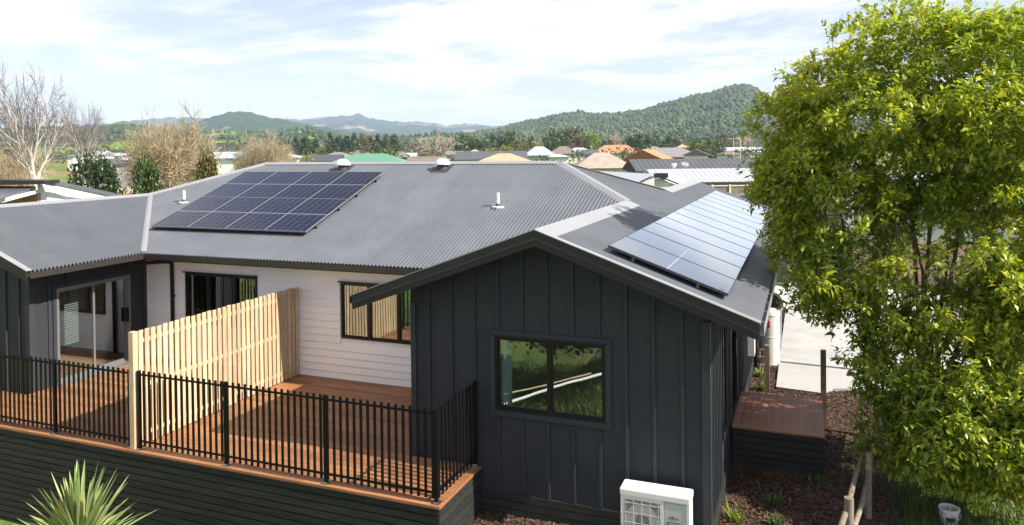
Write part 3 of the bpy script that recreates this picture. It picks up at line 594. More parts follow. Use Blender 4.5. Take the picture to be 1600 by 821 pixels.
def groundmat():
    m = bpy.data.materials.new('grass_ground'); m.use_nodes = True; t = m.node_tree; b = t.nodes['Principled BSDF']; b.inputs['Roughness'].default_value = 0.95; b.inputs['Specular IOR Level'].default_value = 0.1
    g = N(t, 'ShaderNodeNewGeometry')
    n1_ = N(t, 'ShaderNodeTexNoise', i_Scale=0.012, i_Detail=4.0); n2_ = N(t, 'ShaderNodeTexNoise', i_Scale=0.6, i_Detail=8.0, i_Roughness=0.7); n3_ = N(t, 'ShaderNodeTexNoise', i_Scale=9.0, i_Detail=5.0, i_Roughness=0.7)
    for q in (n1_, n2_, n3_): t.links.new(g.outputs['Position'], q.inputs['Vector'])
    r1 = N(t, 'ShaderNodeValToRGB'); e = r1.color_ramp.elements; e[0].position = 0.40; e[0].color = (0.10, 0.19, 0.035, 1); e[1].position = 0.62; e[1].color = (0.24, 0.20, 0.10, 1); t.links.new(n1_.outputs[0], r1.inputs[0])
    r2 = N(t, 'ShaderNodeValToRGB'); e = r2.color_ramp.elements; e[0].position = 0.42; e[0].color = (0.65, 0.75, 0.6, 1); e[1].position = 0.68; e[1].color = (1.35, 1.2, 1.0, 1); t.links.new(n2_.outputs[0], r2.inputs[0])
    mu = N(t, 'ShaderNodeMix', data_type='RGBA', blend_type='MULTIPLY'); mu.inputs[0].default_value = 1; t.links.new(r1.outputs[0], mu.inputs[6]); t.links.new(r2.outputs[0], mu.inputs[7])
    r3 = N(t, 'ShaderNodeMapRange'); r3.inputs[3].default_value = 0.6; r3.inputs[4].default_value = 1.4; t.links.new(n3_.outputs[0], r3.inputs[0]); vs_ = N(t, 'ShaderNodeVectorMath', operation='SCALE'); t.links.new(mu.outputs[2], vs_.inputs[0]); t.links.new(r3.outputs[0], vs_.inputs['Scale'])
    t.links.new(vs_.outputs[0], b.inputs['Base Color']); bp = N(t, 'ShaderNodeBump', i_Strength=0.7, i_Distance=0.05); t.links.new(n3_.outputs[0], bp.inputs['Height']); t.links.new(bp.outputs[0], b.inputs['Normal']); return m
M['ground'] = groundmat()
tag(obj('ground', npmesh('ground', vs, fs), 'ground', fix=False), kind='structure')
# mulch bed: sheet following the wall
def sheet(name, poly_x, poly_y, zf, mat, kind='structure'):
    nx, ny = len(poly_x), len(poly_y); v = [(x, y, zf(x, y)) for y in poly_y for x in poly_x]; f = [(j * nx + i, j * nx + i + 1, (j + 1) * nx + i + 1, (j + 1) * nx + i) for j in range(ny - 1) for i in range(nx - 1)]
    return tag(obj(name, npmesh(name, v, f), mat, fix=False, smooth=True), kind=kind)
fr = lambda a, b, k: [a + (b - a) * i / k for i in range(k + 1)]
mz = lambda x, y: GZ + 0.035 * noise.noise((x * 1.3, y * 1.3, 3)) + 0.012 - 0.10 * sstep(-1.35, -1.7, y + 0.12 * noise.noise((x * 2, 0, 0)))
sheet('mulch_bed', fr(4.6, 7.3, 40), fr(-1.75, 4.6, 80), mz, 'soil')
sheet('mulch_border', fr(4.6, 9.0, 50), fr(4.6, 9.2, 50), mz, 'soil')
sheet('mulch_strip', fr(4.6, 5.33, 8), fr(9.2, 21.5, 90), mz, 'soil')
sheet('mulch_path', fr(1.0, 4.6, 40), fr(-1.75, 0.06, 26), mz, 'soil')
drv = MB(); poly = [(5.29, 7.62), (6.25, 7.5), (6.5, 7.9), (7.2, 8.15), (9.5, 8.4), (15.5, 8.6), (15.5, 21.6), (5.29, 21.6)]
drv.prism([(x, y, GZ - 0.12) for x, y in poly], (0, 0, 0.19)); tag(drv.build('driveway', 'concrete'), kind='structure')
for y in (12.2, 16.9): MB().box((5.3, y, GZ + 0.0695), (15.4, y + 0.012, GZ + 0.0705)).build('control_joint', 'log', bpy.data.objects['driveway'])
M['bankgrass'] = principled('bank_turf', (0.085, 0.135, 0.035), rough=0.95, spec=0.1, var=0.55, var_scale=1.6, bump=1.0, bump_scale=14, dirt=(0.16, 0.13, 0.07), dirt_scale=0.55, dirt_amt=0.55)
sheet('grass_bank', fr(-14, 9, 80), fr(-24, -2.25, 80), lambda x, y: ground_z(x, y) + 0.012, 'bankgrass')
# bark chips
def chips(name, regions, count, label, cat):
    rg = np.random.default_rng(5); P = []
    area = np.array([(b - a) * (d - c) for a, b, c, d in regions]); area = area / area.sum()
    for (a, b, c, d), w in zip(regions, area):
        k = int(count * w); P.append(np.stack([rg.uniform(a, b, k), rg.uniform(c, d, k)], 1))
    P = np.concatenate(P); k = len(P); L = rg.uniform(0.012, 0.045, k); Wd = rg.uniform(0.006, 0.018, k); an = rg.uniform(0, 6.283, k); ti = rg.uniform(-0.5, 0.5, k); 
    z = np.array([mz(x, y) for x, y in P]) + rg.uniform(0.004, 0.03, k)
    cx, sx = np.cos(an), np.sin(an); V = np.zeros((k, 4, 3))
    for j, (u, v) in enumerate(((-1, -1), (1, -1), (1, 1), (-1, 1))):
        V[:, j, 0] = P[:, 0] + cx * L * u - sx * Wd * v; V[:, j, 1] = P[:, 1] + sx * L * u + cx * Wd * v; V[:, j, 2] = z + ti * L * u + 0.3 * ti * Wd * v
    F = np.arange(k * 4).reshape(k, 4)
    return tag(obj(name, npmesh(name, V.reshape(-1, 3), F), 'chip', fix=False), label, cat, kind='stuff')
chips('bark_chips', [(4.7, 7.1, -1.6, 4.6), (4.72, 8.6, 4.6, 8.3), (1.25, 4.72, -1.6, -0.05), (4.75, 5.28, 9, 21)], 46000, 'loose brown bark chips covering the garden bed', 'bark chips')

# ================================================================== DECK
YD, XD, XDL = -1.458, 1.213, mir_x(1.213)
deck = thing('timber_deck', 'red-brown hardwood deck with black slatted skirt in front of the house', 'deck', (XMID, YD, -2.2))
bw = 0.14
y = YD; k = 0
while y < YW - 0.03:
    y1 = min(y + bw - 0.006, YW - 0.012)
    if y1 <= 0 - 0.03: spans = [(XDL, XD)]
    elif y < 0.0: spans = [(XDL, XD)]; y1 = min(y1, -0.04)
    else: spans = [(XLW + 0.035, -0.005)]
    if y < 0 < y + bw: spans = [(XLW + 0.035, -0.005)]; y1 = y + bw - 0.006
    for a, b in spans:
        js = sorted([a, b] + [a + (b - a) * f for f in ((0.28 + 0.13 * math.sin(k * 2.3)), (0.68 + 0.12 * math.cos(k * 1.7)))])
        for u0, u1 in zip(js, js[1:]): boxpiece('deck_board', (u0 + 0.0015, y, -0.028), (u1 - 0.0015, y1, 0.0005 * (k % 3)), 'deck', deck)
    y += bw; k += 1
# lines of decking around the front edge sit proud
boxpiece('nosing', (XDL - 0.005, YD - 0.022, -0.034), (XD + 0.022, YD - 0.003, 0.003), 'deck', deck)
boxpiece('nosing', (XD + 0.002, YD - 0.002, -0.034), (XD + 0.022, -0.04, 0.003), 'deck', deck)
sp_ = 0.116
for k in range(20):
    zt = -0.040 - k * sp_; zb_ = zt - 0.098
    j = XMID + 0.35 * (1 if k % 2 else -1) + 0.1
    for a, b in ((XDL, j - 0.002), (j + 0.002, XD)): boxpiece('skirt_slat', (a, YD - 0.008, zb_), (b, YD + 0.012, zt), 'slat', deck)
    boxpiece('skirt_slat', (XD - 0.010, YD + 0.013, zb_), (XD + 0.008, -0.045, zt), 'slat', deck)
MB().box((XDL, YD + 0.03, -2.4), (XD - 0.03, YD + 0.06, -0.06)).box((XD - 0.06, YD + 0.061, -2.4), (XD - 0.03, -0.05, -0.06)).build('skirt_backing', 'rail', deck)
# privacy screen
XF = -4.495
screen = thing('privacy_screen', 'tall pale pine paling screen dividing the deck', 'fence', (XF, YD, 0))
boxpiece('post', (XF - 0.05, YD + 0.02, 0.004), (XF + 0.05, YD + 0.12, 1.955), 'pine', screen)
for yy in (0.75, 2.86): boxpiece('post', (XF - 0.022, yy, 0.004), (XF + 0.022, yy + 0.09, 1.90), 'pine', screen)
for z in (0.16, 0.98, 1.74): boxpiece('rail', (XF - 0.021, YD + 0.121, z), (XF + 0.021, 2.95, z + 0.07), 'pine', screen)
n = 34; r2 = random.Random(3)
for k in range(n):
    yy = YD + 0.145 + k * 0.1295
    for side, off in ((1, 0.0), (-1, 0.065)):
        ya = yy + off
        if ya + 0.097 > 2.97: continue
        boxpiece('paling', (XF + side * 0.0225, ya, 0.02 + r2.uniform(0, 0.008)), (XF + side * 0.0415, ya + 0.088, 1.935 + r2.uniform(-0.008, 0.008)), 'pine', screen)

# balustrades
base_me = MB().box((-0.06, -0.06, 0), (0.06, 0.06, 0.010)).box((-0.035, -0.035, 0.01), (0.035, 0.035, 0.022)).mesh('base_plate'); base_me.materials.append(M['chrome'])
def rail_run(th, a, b, posts, sp=0.1165):
    a = Vector(a); b = Vector(b); d = (b - a); L = d.length; d.normalize(); alongx = abs(d.x) > 0.5
    for z, h in ((0.125, 0.03), (1.235, 0.03)):
        if alongx: boxpiece('rail', (a.x, a.y - 0.011, z), (b.x, a.y + 0.011, z + h), 'rail', th)
        else: boxpiece('rail', (a.x - 0.011, a.y, z), (a.x + 0.011, b.y, z + h), 'rail', th)
    for px in posts:
        p = a + d * px
        boxpiece('post', (p.x - 0.025, p.y - 0.025, 0.02), (p.x + 0.025, p.y + 0.025, 1.315), 'rail', th); piece('base_plate', base_me, (p.x, p.y, 0.003), th)
    kk = int(L / sp)
    for i in range(kk + 1):
        s = (L - kk * sp) / 2 + i * sp
        if any(abs(s - px) < 0.035 for px in posts): continue
        p = a + d * s
        if alongx: boxpiece('baluster', (p.x - 0.019, p.y - 0.031, 0.07), (p.x + 0.019, p.y - 0.0115, 1.325), 'rail', th)
        else: boxpiece('baluster', (p.x + 0.0115, p.y - 0.019, 0.07), (p.x + 0.031, p.y + 0.019, 1.325), 'rail', th)
YRL = -1.378
br = thing('balustrade', 'black metal balustrade wrapping the deck corner beside the gable', 'railing', (XMID + 2, YRL, 0), 'deck balustrades')
rail_run(br, (-4.42, YRL, 0), (1.137, YRL, 0), [0.03, 1.85, 3.72, 5.557])
rail_run(br, (1.137, YRL + 0.026, 0), (1.137, -0.035, 0), [1.30], sp=0.118)
bl = thing('balustrade', 'black metal balustrade on the far side of the pine screen', 'railing', (XMID - 2, YRL, 0), 'deck balustrades')
rail_run(bl, (mir_x(1.137), YRL, 0), (-4.57, YRL, 0), [0.0, 1.86, 3.72, 5.5])

# ================================================================== STEP DECK, POSTS, HEAT PUMP, TANK
step = thing('step_deck', 'small raised timber landing with black slatted sides at the side door', 'deck', (5.45, 4.0, GZ))
for k in range(11):
    x0 = 4.72 + k * 0.1378
    boxpiece('deck_board', (x0, 3.12, -0.028), (x0 + 0.1318, 4.965, 0.0004 * (k % 3)), 'deck_y', step)
boxpiece('nosing', (4.72, 2.985, -0.03), (6.234, 3.114, 0.001), 'deck', step)
for k in range(6):
    zt = -0.036 - k * 0.118
    boxpiece('skirt_slat', (4.73, 2.992, zt - 0.105), (6.225, 3.012, zt), 'slat', step)
    boxpiece('skirt_slat', (6.205, 3.013, zt - 0.105), (6.225, 4.955, zt), 'slat', step)
MB().box((4.74, 3.03, -0.75), (6.19, 3.05, -0.04)).box((6.17, 3.051, -0.75), (6.19, 4.94, -0.04)).build('skirt_backing', 'rail', step)
for nm, x0, y0, zt, lab in (('timber_post', 5.11, 7.36, 0.36, 'square timber post at the bed edge close to the water tank'), ('timber_post', 6.262, 5.52, 0.82, 'square timber post behind the outer corner of the step deck')):
    m = MB(); s_ = 0.052; m.box((x0 - s_, y0 - s_, GZ - 0.1), (x0 + s_, y0 + s_, zt)); m.prism([(x0 - s_ + 0.006, y0 - s_ + 0.006, zt), (x0 + s_ - 0.006, y0 - s_ + 0.006, zt), (x0 + s_ - 0.006, y0 + s_ - 0.006, zt), (x0 - s_ + 0.006, y0 + s_ - 0.006, zt)], (0.0, 0.0, 0.006))
    tag(m.build(nm, 'postwood'), lab, 'post', 'posts near the step deck')
# heat pump
M['acw'] = principled('appliance_white', (0.72, 0.71, 0.68), rough=0.4, var=0.04, var_scale=5); M['acd'] = principled('appliance_grey', (0.50, 0.51, 0.49), rough=0.45); M['acin'] = principled('coil_dark', (0.10, 0.09, 0.085), rough=0.6, var=0.4, var_scale=20); M['teal'] = principled('teal_label', (0.0, 0.13, 0.17), rough=0.4); M['ink'] = principled('dark_ink', (0.03, 0.03, 0.035), rough=0.5); M['redink'] = principled('red_ink', (0.5, 0.02, 0.02), rough=0.5)
ac = thing('heat_pump', 'white outdoor heat pump unit with fan grille below the gable window', 'heat pump', (4.0, -0.33, GZ))
AX0, AX1, AY0, AY1, AZ0, AZ1 = 3.525, 4.49, -0.50, -0.17, -0.58, 0.20
m = MB(); m.box((AX0 + 0.012, AY0 + 0.03, AZ0), (AX1 - 0.012, AY1 - 0.012, AZ1 - 0.02)); m.build('casing', 'acw', ac)
def rbox(m, a, b, r, axis=2):
    x0, y0, z0 = a; x1, y1, z1 = b; pts = []
    for cx_, cy_, a0 in ((x1 - r, y1 - r, 0), (x0 + r, y1 - r, 90), (x0 + r, y0 + r, 180), (x1 - r, y0 + r, 270)):
        for q in range(5): an = R(a0 + q * 22.5); pts.append((cx_ + r * math.cos(an), cy_ + r * math.sin(an)))
    m.prism([(p, q, z0) for p, q in pts], (0, 0, z1 - z0 - 0.008)); m.prism([(x0 + (p - x0) * 0.99 + (x1 - x0) * 0.005, q + (0.004 if q < (y0 + y1) / 2 else -0.004), z1 - 0.0075) for p, q in pts], (0, 0, 0.008)); return m
rbox(MB(), (AX0, AY0, AZ1 - 0.075), (AX1, AY1, AZ1), 0.02).build('top_cover', 'acw', ac, smooth=False)
boxpiece('front_frame', (AX0 + 0.013, AY0 + 0.008, AZ0), (AX0 + 0.06, AY0 + 0.029, AZ1 - 0.078), 'acw', ac)
boxpiece('front_frame', (AX0 + 0.061, AY0 + 0.008, AZ1 - 0.13), (AX1 - 0.36, AY0 + 0.029, AZ1 - 0.078), 'acw', ac)
boxpiece('front_frame', (AX0 + 0.56, AY0 + 0.005, AZ0), (AX0 + 0.61, AY0 + 0.029, AZ1 - 0.131), 'acw', ac)
boxpiece('coil', (AX0 + 0.061, AY0 + 0.022, AZ0 + 0.05), (AX0 + 0.559, AY0 + 0.029, AZ1 - 0.131), 'acin', ac)
MB().tube([(AX0 + 0.31, AY0 + 0.021, -0.22), (AX0 + 0.31, AY0 + 0.0215, -0.22)], [0.24, 0.10], 28, cap=False).build('fan_ring', 'acd', ac)
m = MB()
for k in range(34): x = AX0 + 0.065 + k * 0.0147; m.box((x, AY0 + 0.006, AZ0 + 0.04), (x + 0.003, AY0 + 0.010, AZ1 - 0.131))
for k in range(5): m.box((AX0 + 0.061, AY0 + 0.003, AZ0 + 0.06 + k * 0.135), (AX0 + 0.559, AY0 + 0.0058, AZ0 + 0.068 + k * 0.135))
for k in range(5): x = AX0 + 0.075 + k * 0.115; m.box((x, AY0 + 0.001, AZ0 + 0.04), (x + 0.007, AY0 + 0.0029, AZ1 - 0.131))
m.build('fan_grille', 'acw', ac)['kind'] = 'stuff'
boxpiece('service_panel', (AX0 + 0.62, AY0 + 0.010, AZ0), (AX1 - 0.05, AY0 + 0.029, AZ1 - 0.10), 'acd', ac)
boxpiece('panel_edge', (AX1 - 0.048, AY0 + 0.004, AZ0), (AX1 - 0.014, AY0 + 0.029, AZ1 - 0.076), 'acw', ac)
boxpiece('brand_label', (AX0 + 0.655, AY0 + 0.0075, -0.205), (AX0 + 0.83, AY0 + 0.0095, -0.152), 'teal', ac)
def text(body, loc, size, mat, parent, name='lettering', ext=0.001, width=None):
    cu = bpy.data.curves.new(name, 'FONT'); cu.body = body; cu.size = size; cu.extrude = ext; cu.align_x = 'CENTER'; cu.align_y = 'CENTER'
    to = bpy.data.objects.new('tmp', cu); col.objects.link(to); bpy.context.view_layer.update()
    me = bpy.data.meshes.new_from_object(to.evaluated_get(bpy.context.evaluated_depsgraph_get())); bpy.data.objects.remove(to)
    me.materials.clear(); o = obj(name, me, mat, None, fix=False); o.rotation_euler = (R(90), 0, 0); o.location = loc
    attach(o, parent); return o
text('FUJITSU', (AX0 + 0.745, AY0 + 0.0085, -0.10), 0.042, 'ink', ac); text('AIRSTAGE', (AX0 + 0.742, AY0 + 0.0065, -0.179), 0.034, 'acw', ac); text('INVERTER', (AX1 - 0.13, AY0 + 0.0085, -0.262), 0.018, 'ink', ac)
MB().tube([(AX0 + 0.725 + 0.02 * math.cos(q * 0.5), AY0 + 0.0085, -0.073 + 0.012 * math.sin(q * 0.5)) for q in range(13)], 0.002, 5).build('emblem', 'redink', ac)
for x in (AX0 + 0.12, AX1 - 0.18): boxpiece('foot', (x, AY0 - 0.02, GZ), (x + 0.08, AY1 + 0.02, AZ0), 'rubber', ac)
# rainwater tank
M['tank'] = principled('tank_plastic', (0.60, 0.60, 0.565), rough=0.45, var=0.05, var_scale=2); M['redtap'] = principled('red_valve', (0.6, 0.03, 0.05), rough=0.4)
TX, TY, TR = 5.055, 9.75, 0.262
tank = thing('water_tank', 'slim pale grey rainwater tank with red taps standing by the eave', 'water tank', (TX, TY, GZ))
MB().lathe((TX, TY, GZ), [(TR, 0), (TR, 0.72), (TR + 0.006, 0.725), (TR + 0.006, 0.75), (TR, 0.755), (TR, 1.28), (TR + 0.012, 1.285), (TR + 0.012, 1.32), (TR, 1.325), (TR, 1.36), (TR - 0.02, 1.40), (TR - 0.08, 1.42), (0.02, 1.425)], 32).build('tank_body', 'tank', tank, smooth=True)
MB().box((TX - TR - 0.04, TY - TR - 0.04, GZ - 0.05), (TX + TR + 0.03, TY + TR, GZ + 0.045)).build('tank_base', 'concrete', tank)
for dz, rr in ((1.15, 0.055), (1.06, 0.06)):
    v_ = MB().tube([(TX - 0.02, TY - TR - 0.10, GZ + dz), (TX - 0.02, TY - TR - 0.125, GZ + dz)], rr, 16).build('valve_wheel', 'redtap', tank, smooth=True)
    MB().tube([(TX - 0.02, TY - TR + 0.01, GZ + dz), (TX - 0.02, TY - TR - 0.10, GZ + dz)], 0.02, 8).build('valve_stem', 'galv', v_)
tank2 = thing('water_tank', 'pale tank lying behind the slim tank, its round black opening facing the eave', 'water tank', (5.15, 11.9, GZ))
MB().tube([(5.10, 11.3, 0.58), (5.12, 11.36, 0.58), (5.16, 12.2, 0.58), (5.16, 12.25, 0.58)], [0.27, 0.30, 0.30, 0.26], 30).build('tank_body', 'tank', tank2, smooth=True)
MB().tube([(5.09, 11.27, 0.58), (5.10, 11.299, 0.58)], 0.205, 28).build('tank_lid', 'rubber', tank2, smooth=True)
MB().box((4.92, 11.45, GZ), (5.3, 11.6, 0.30)).build('tank_stand', 'tank', tank2)
tag(MB().tube([(4.86, 8.9, GZ), (4.86, 8.9, -0.18), (4.86, 8.9, -0.15), (5.04, 8.9, -0.15)], 0.02, 8).tube([(4.80, 8.88, -0.33), (5.12, 8.88, -0.33)], 0.016, 8).build('tap_stand', 'postwood'), 'thin brown standpipe beside the slim tank', 'pipe')
tag(MB().box((4.80, 6.55, GZ + 0.03), (5.08, 6.86, GZ + 0.055)).box((4.82, 6.57, GZ + 0.0), (5.06, 6.84, GZ + 0.029)).build('drain_cover', 'pvc'), 'small white square drain cover in the bark bed', 'drain cover')
tag(MB().tube([(7.76, 9.6, GZ - 0.1), (7.76, 9.6, 1.55)], 0.075, 14).lathe((7.76, 9.6, 1.55), [(0.085, 0), (0.085, 0.03), (0.03, 0.05)], 14).build('grey_pole', 'galv', smooth=True), 'smooth grey pole standing on the pale driveway edge among the leaves', 'pole')
# log fence along the bank
lf = thing('log_fence', 'rough grey log fence running along the bark bed under the tree', 'fence', (6.8, 2.5, GZ))
for x, y_, r_, h in ((6.47, 0.55, 0.065, 0.80), (6.80, 1.75, 0.05, 1.0), (7.16, 4.5, 0.09, 1.15), (7.26, 5.15, 0.06, 0.9)):
    MB().tube([(x, y_, GZ - 0.2), (x + 0.01, y_, GZ + h * 0.5), (x + 0.015, y_ + 0.01, GZ + h)], [r_ * 1.05, r_, r_ * 0.97], 12).build('log_post', 'log', lf, smooth=True)
for a, b, r_ in (((6.25, -0.3, -0.25), (6.80, 2.35, 0.10), 0.042), ((6.80, 1.6, 0.12), (7.22, 4.6, 0.22), 0.046), ((6.52, 0.4, -0.30), (6.93, 2.6, -0.22), 0.038), ((6.92, 2.2, -0.15), (7.28, 5.0, -0.1), 0.042), ((6.95, 2.0, 0.0), (7.3, 3.9, 0.45), 0.04)):
    a = Vector(a); b = Vector(b); MB().tube([a, a.lerp(b, 0.35) + Vector((0.02, 0, 0.02)), a.lerp(b, 0.7) + Vector((-0.015, 0, -0.01)), b], [r_, r_ * 0.95, r_ * 0.9, r_ * 0.82], 10).build('log_rail', 'log', lf, smooth=True)
# bucket in the grass
bk = thing('bucket', 'small white plastic bucket left in the grass under the tree', 'bucket', (7.92, 2.05, -0.76))
MB().lathe((7.92, 2.05, -0.76), [(0.10, 0), (0.105, 0.01), (0.135, 0.235), (0.145, 0.24), (0.145, 0.265), (0.125, 0.27), (0.09, 0.02)], 24).build('bucket_body', 'pvc', bk, smooth=True)
MB().tube([(7.92 + 0.14 * math.cos(R(a_)), 2.05 - 0.07 - 0.09 * math.sin(R(a_)) , -0.54 - 0.10 * math.sin(R(a_))) for a_ in range(0, 181, 15)], 0.004, 5).build('bucket_handle', 'galv', bk)
MB().box((7.86, 1.918, -0.66), (7.98, 1.935, -0.60)).build('bucket_label', 'ink', bk)
# poles lying on the bank in front of the gable (seen in the window glass)
tag(MB().tube([(-0.35, -4.3, -0.70), (0.38, -5.85, -0.68), (1.35, -7.4, -0.66)], 0.034, 10).build('white_pipe', 'pvc', smooth=True), 'long white pipe lying on the grass, mirrored in the gable window', 'pipe')
tag(MB().tube([(-0.75, -4.75, -0.70), (0.15, -5.95, -0.68), (1.0, -7.1, -0.64)], 0.018, 10).build('pale_pole', 'pine', smooth=True), 'thin pale pole beside the white pipe, mirrored in the gable window', 'pole')

# small garden plants, grass and the sword-leaved plant
def blades(name, pts, mat, rg, hmin, hmax, width, parent=None, spread=0.5):
    V = []; F = []
    for (x, y, z) in pts:
        an = rg.uniform(0, 6.283); h = rg.uniform(hmin, hmax); ln = rg.uniform(0.15, spread) * h; w = width * rg.uniform(0.7, 1.3)
        dx_, dy_ = math.cos(an), math.sin(an); o = len(V)
        for s_, q, ww in ((0, 0, 1), (0.45, 0.25, 0.9), (0.8, 0.65, 0.55)):
            V.append((x + dx_ * ln * q - dy_ * w * ww, y + dy_ * ln * q + dx_ * w * ww, z + h * s_)); V.append((x + dx_ * ln * q + dy_ * w * ww, y + dy_ * ln * q - dx_ * w * ww, z + h * s_))
        V.append((x + dx_ * ln, y + dy_ * ln, z + h * 0.96))
        F += [(o, o + 1, o + 3), (o, o + 3, o + 2), (o + 2, o + 3, o + 5), (o + 2, o + 5, o + 4), (o + 4, o + 5, o + 6)]
    return obj(name, npmesh(name, V, F), mat, parent, fix=False)
rg = random.Random(11)
pts = []
while len(pts) < 26000:
    x, y_ = rg.uniform(6.7, 14), rg.uniform(-2.5, 7.6)
    if x < 6.75 + 0.13 * max(0, y_) + rg.uniform(0, 0.4) or (y_ > 4.5 and x < 9): continue
    pts.append((x, y_, ground_z(x, y_) - 0.01))
tag(blades('long_grass', pts, 'grass', rg, 0.08, 0.34, 0.006, spread=0.9), 'long shaded green grass under the tree', 'grass', kind='stuff')
pts = [(x, y_, ground_z(x, y_) - 0.01) for x, y_ in ((rg.uniform(-4, 4.5), rg.uniform(-12.5, -2.4)) for _ in range(30000)) if not (2.2 < x < 5 and y_ > -4.2)]
tag(blades('bank_grass', pts, 'bankblade', rg, 0.06, 0.20, 0.008, spread=0.9), 'green grass on the bank in front of the gable', 'grass', kind='stuff')
labs = ['low green seedling beside the drain cover', 'bright green seedling close to the foot of the bed-edge post', 'green seedling by the slim tank base', 'leafy seedling at the foot of the step deck slats', 'dark seedling in the bark between step deck and log fence', 'grassy tuft in the bark beside the charcoal wall', 'small weed in the bark in front of the step deck']
for lab, (x, y_, q) in zip(labs, ((5.0, 7.35, 0.2), (4.98, 6.2, 0.16), (4.9, 8.5, 0.18), (6.05, 2.75, 0.14), (5.45, 1.7, 0.16), (4.95, 1.0, 0.2), (5.5, 1.05, 0.15))):
    pp = [(x + rg.uniform(-0.09, 0.09), y_ + rg.uniform(-0.09, 0.09), mz(x, y_)) for _ in range(60)]
    t_ = thing('seedling', lab, 'plant', (x, y_, GZ), 'small plants in the bark bed'); blades('leaves', pp, 'limeleaf' if q > 0.17 else 'grass', rg, q * 0.5, q * 1.2, 0.012, t_, spread=1.3)
# sword-leaved plant (cabbage tree head) in front of the deck
PX, PYY, PZ = -3.72, -3.05, -0.82
cab = thing('cabbage_tree', 'spiky pale green sword-leaved plant in front of the deck skirt', 'plant', (PX, PYY, -2.3))
MB().tube([(PX + 0.02, PYY, ground_z(PX, PYY) - 0.1), (PX - 0.03, PYY, -1.5), (PX, PYY, PZ + 0.05)], [0.09, 0.07, 0.06], 10).build('trunk', 'bark', cab, smooth=True)
V = []; F = []
for k in range(230):
    an = rg.uniform(0, 6.283); el = R(88 - 95 * (k / 230) ** 0.9 + rg.uniform(-10, 10)); L = rg.uniform(0.85, 1.3) * (1 if el > 0 else 0.85); w = rg.uniform(0.024, 0.042)
    d = Vector((math.cos(an) * math.cos(el), math.sin(an) * math.cos(el), math.sin(el))); sd = d.cross(Vector((0, 0, 1))).normalized(); nn = sd.cross(d); o = len(V); sag = rg.uniform(0.0, 0.32) * math.cos(el)
    base = Vector((PX, PYY, PZ + 0.25 * (1 - k / 230) - 0.1))
    for s_, ww in ((0.0, 0.5), (0.2, 0.8), (0.5, 1.0), (0.78, 0.66), (0.93, 0.25)):
        c = base + d * (L * s_) + Vector((0, 0, -sag * s_ * s_ * L * 1.6)); V += [c - sd * w * ww + nn * 0.012 * ww, c - nn * 0.006 * ww, c + sd * w * ww + nn * 0.012 * ww]
    V.append(base + d * L + Vector((0, 0, -sag * L * 1.6)))
    for i in range(4): F += [(o + 3 * i, o + 3 * i + 1, o + 3 * i + 4), (o + 3 * i, o + 3 * i + 4, o + 3 * i + 3), (o + 3 * i + 1, o + 3 * i + 2, o + 3 * i + 5), (o + 3 * i + 1, o + 3 * i + 5, o + 3 * i + 4)]
    F += [(o + 12, o + 13, o + 15), (o + 13, o + 14, o + 15)]
obj('leaves', npmesh('leaves', V, F), 'blade', cab, fix=False)

# ================================================================== TREES
def ortho(d):
    a = Vector((1, 0, 0)) if abs(d.x) < 0.7 else Vector((0, 1, 0)); s = d.cross(a).normalized(); return s, s.cross(d)
def leaf_arrays(cent, dirs, L, Wd, rgn, fold=0.25):
    """bent leaves: 6 verts, 4 tris each"""
    k = len(cent); d = dirs / np.linalg.norm(dirs, axis=1, keepdims=True)
    up = rgn.normal(0, 0.42, (k, 3)); up[:, 2] += 1.0; up[:, 0] += 0.15
    s = np.cross(d, up); s /= np.linalg.norm(s, axis=1, keepdims=True) + 1e-9; nn = np.cross(s, d)
    L = L[:, None]; Wd = Wd[:, None]; V = np.zeros((k, 6, 3))
    V[:, 0] = cent; V[:, 1] = cent + d * L * 0.45 - s * Wd + nn * Wd * fold; V[:, 2] = cent + d * L * 0.5 - nn * L * 0.02; V[:, 3] = cent + d * L * 0.45 + s * Wd + nn * Wd * fold
    V[:, 4] = cent + d * L - nn * L * 0.10; V[:, 5] = cent + d * L * 0.5 - nn * L * 0.02
    b = np.arange(k)[:, None] * 6; F = np.concatenate([b + np.array([[0, 1, 2]]), b + np.array([[0, 2, 3]]), b + np.array([[1, 4, 2]]), b + np.array([[2, 4, 3]])])
    return V.reshape(-1, 3), F

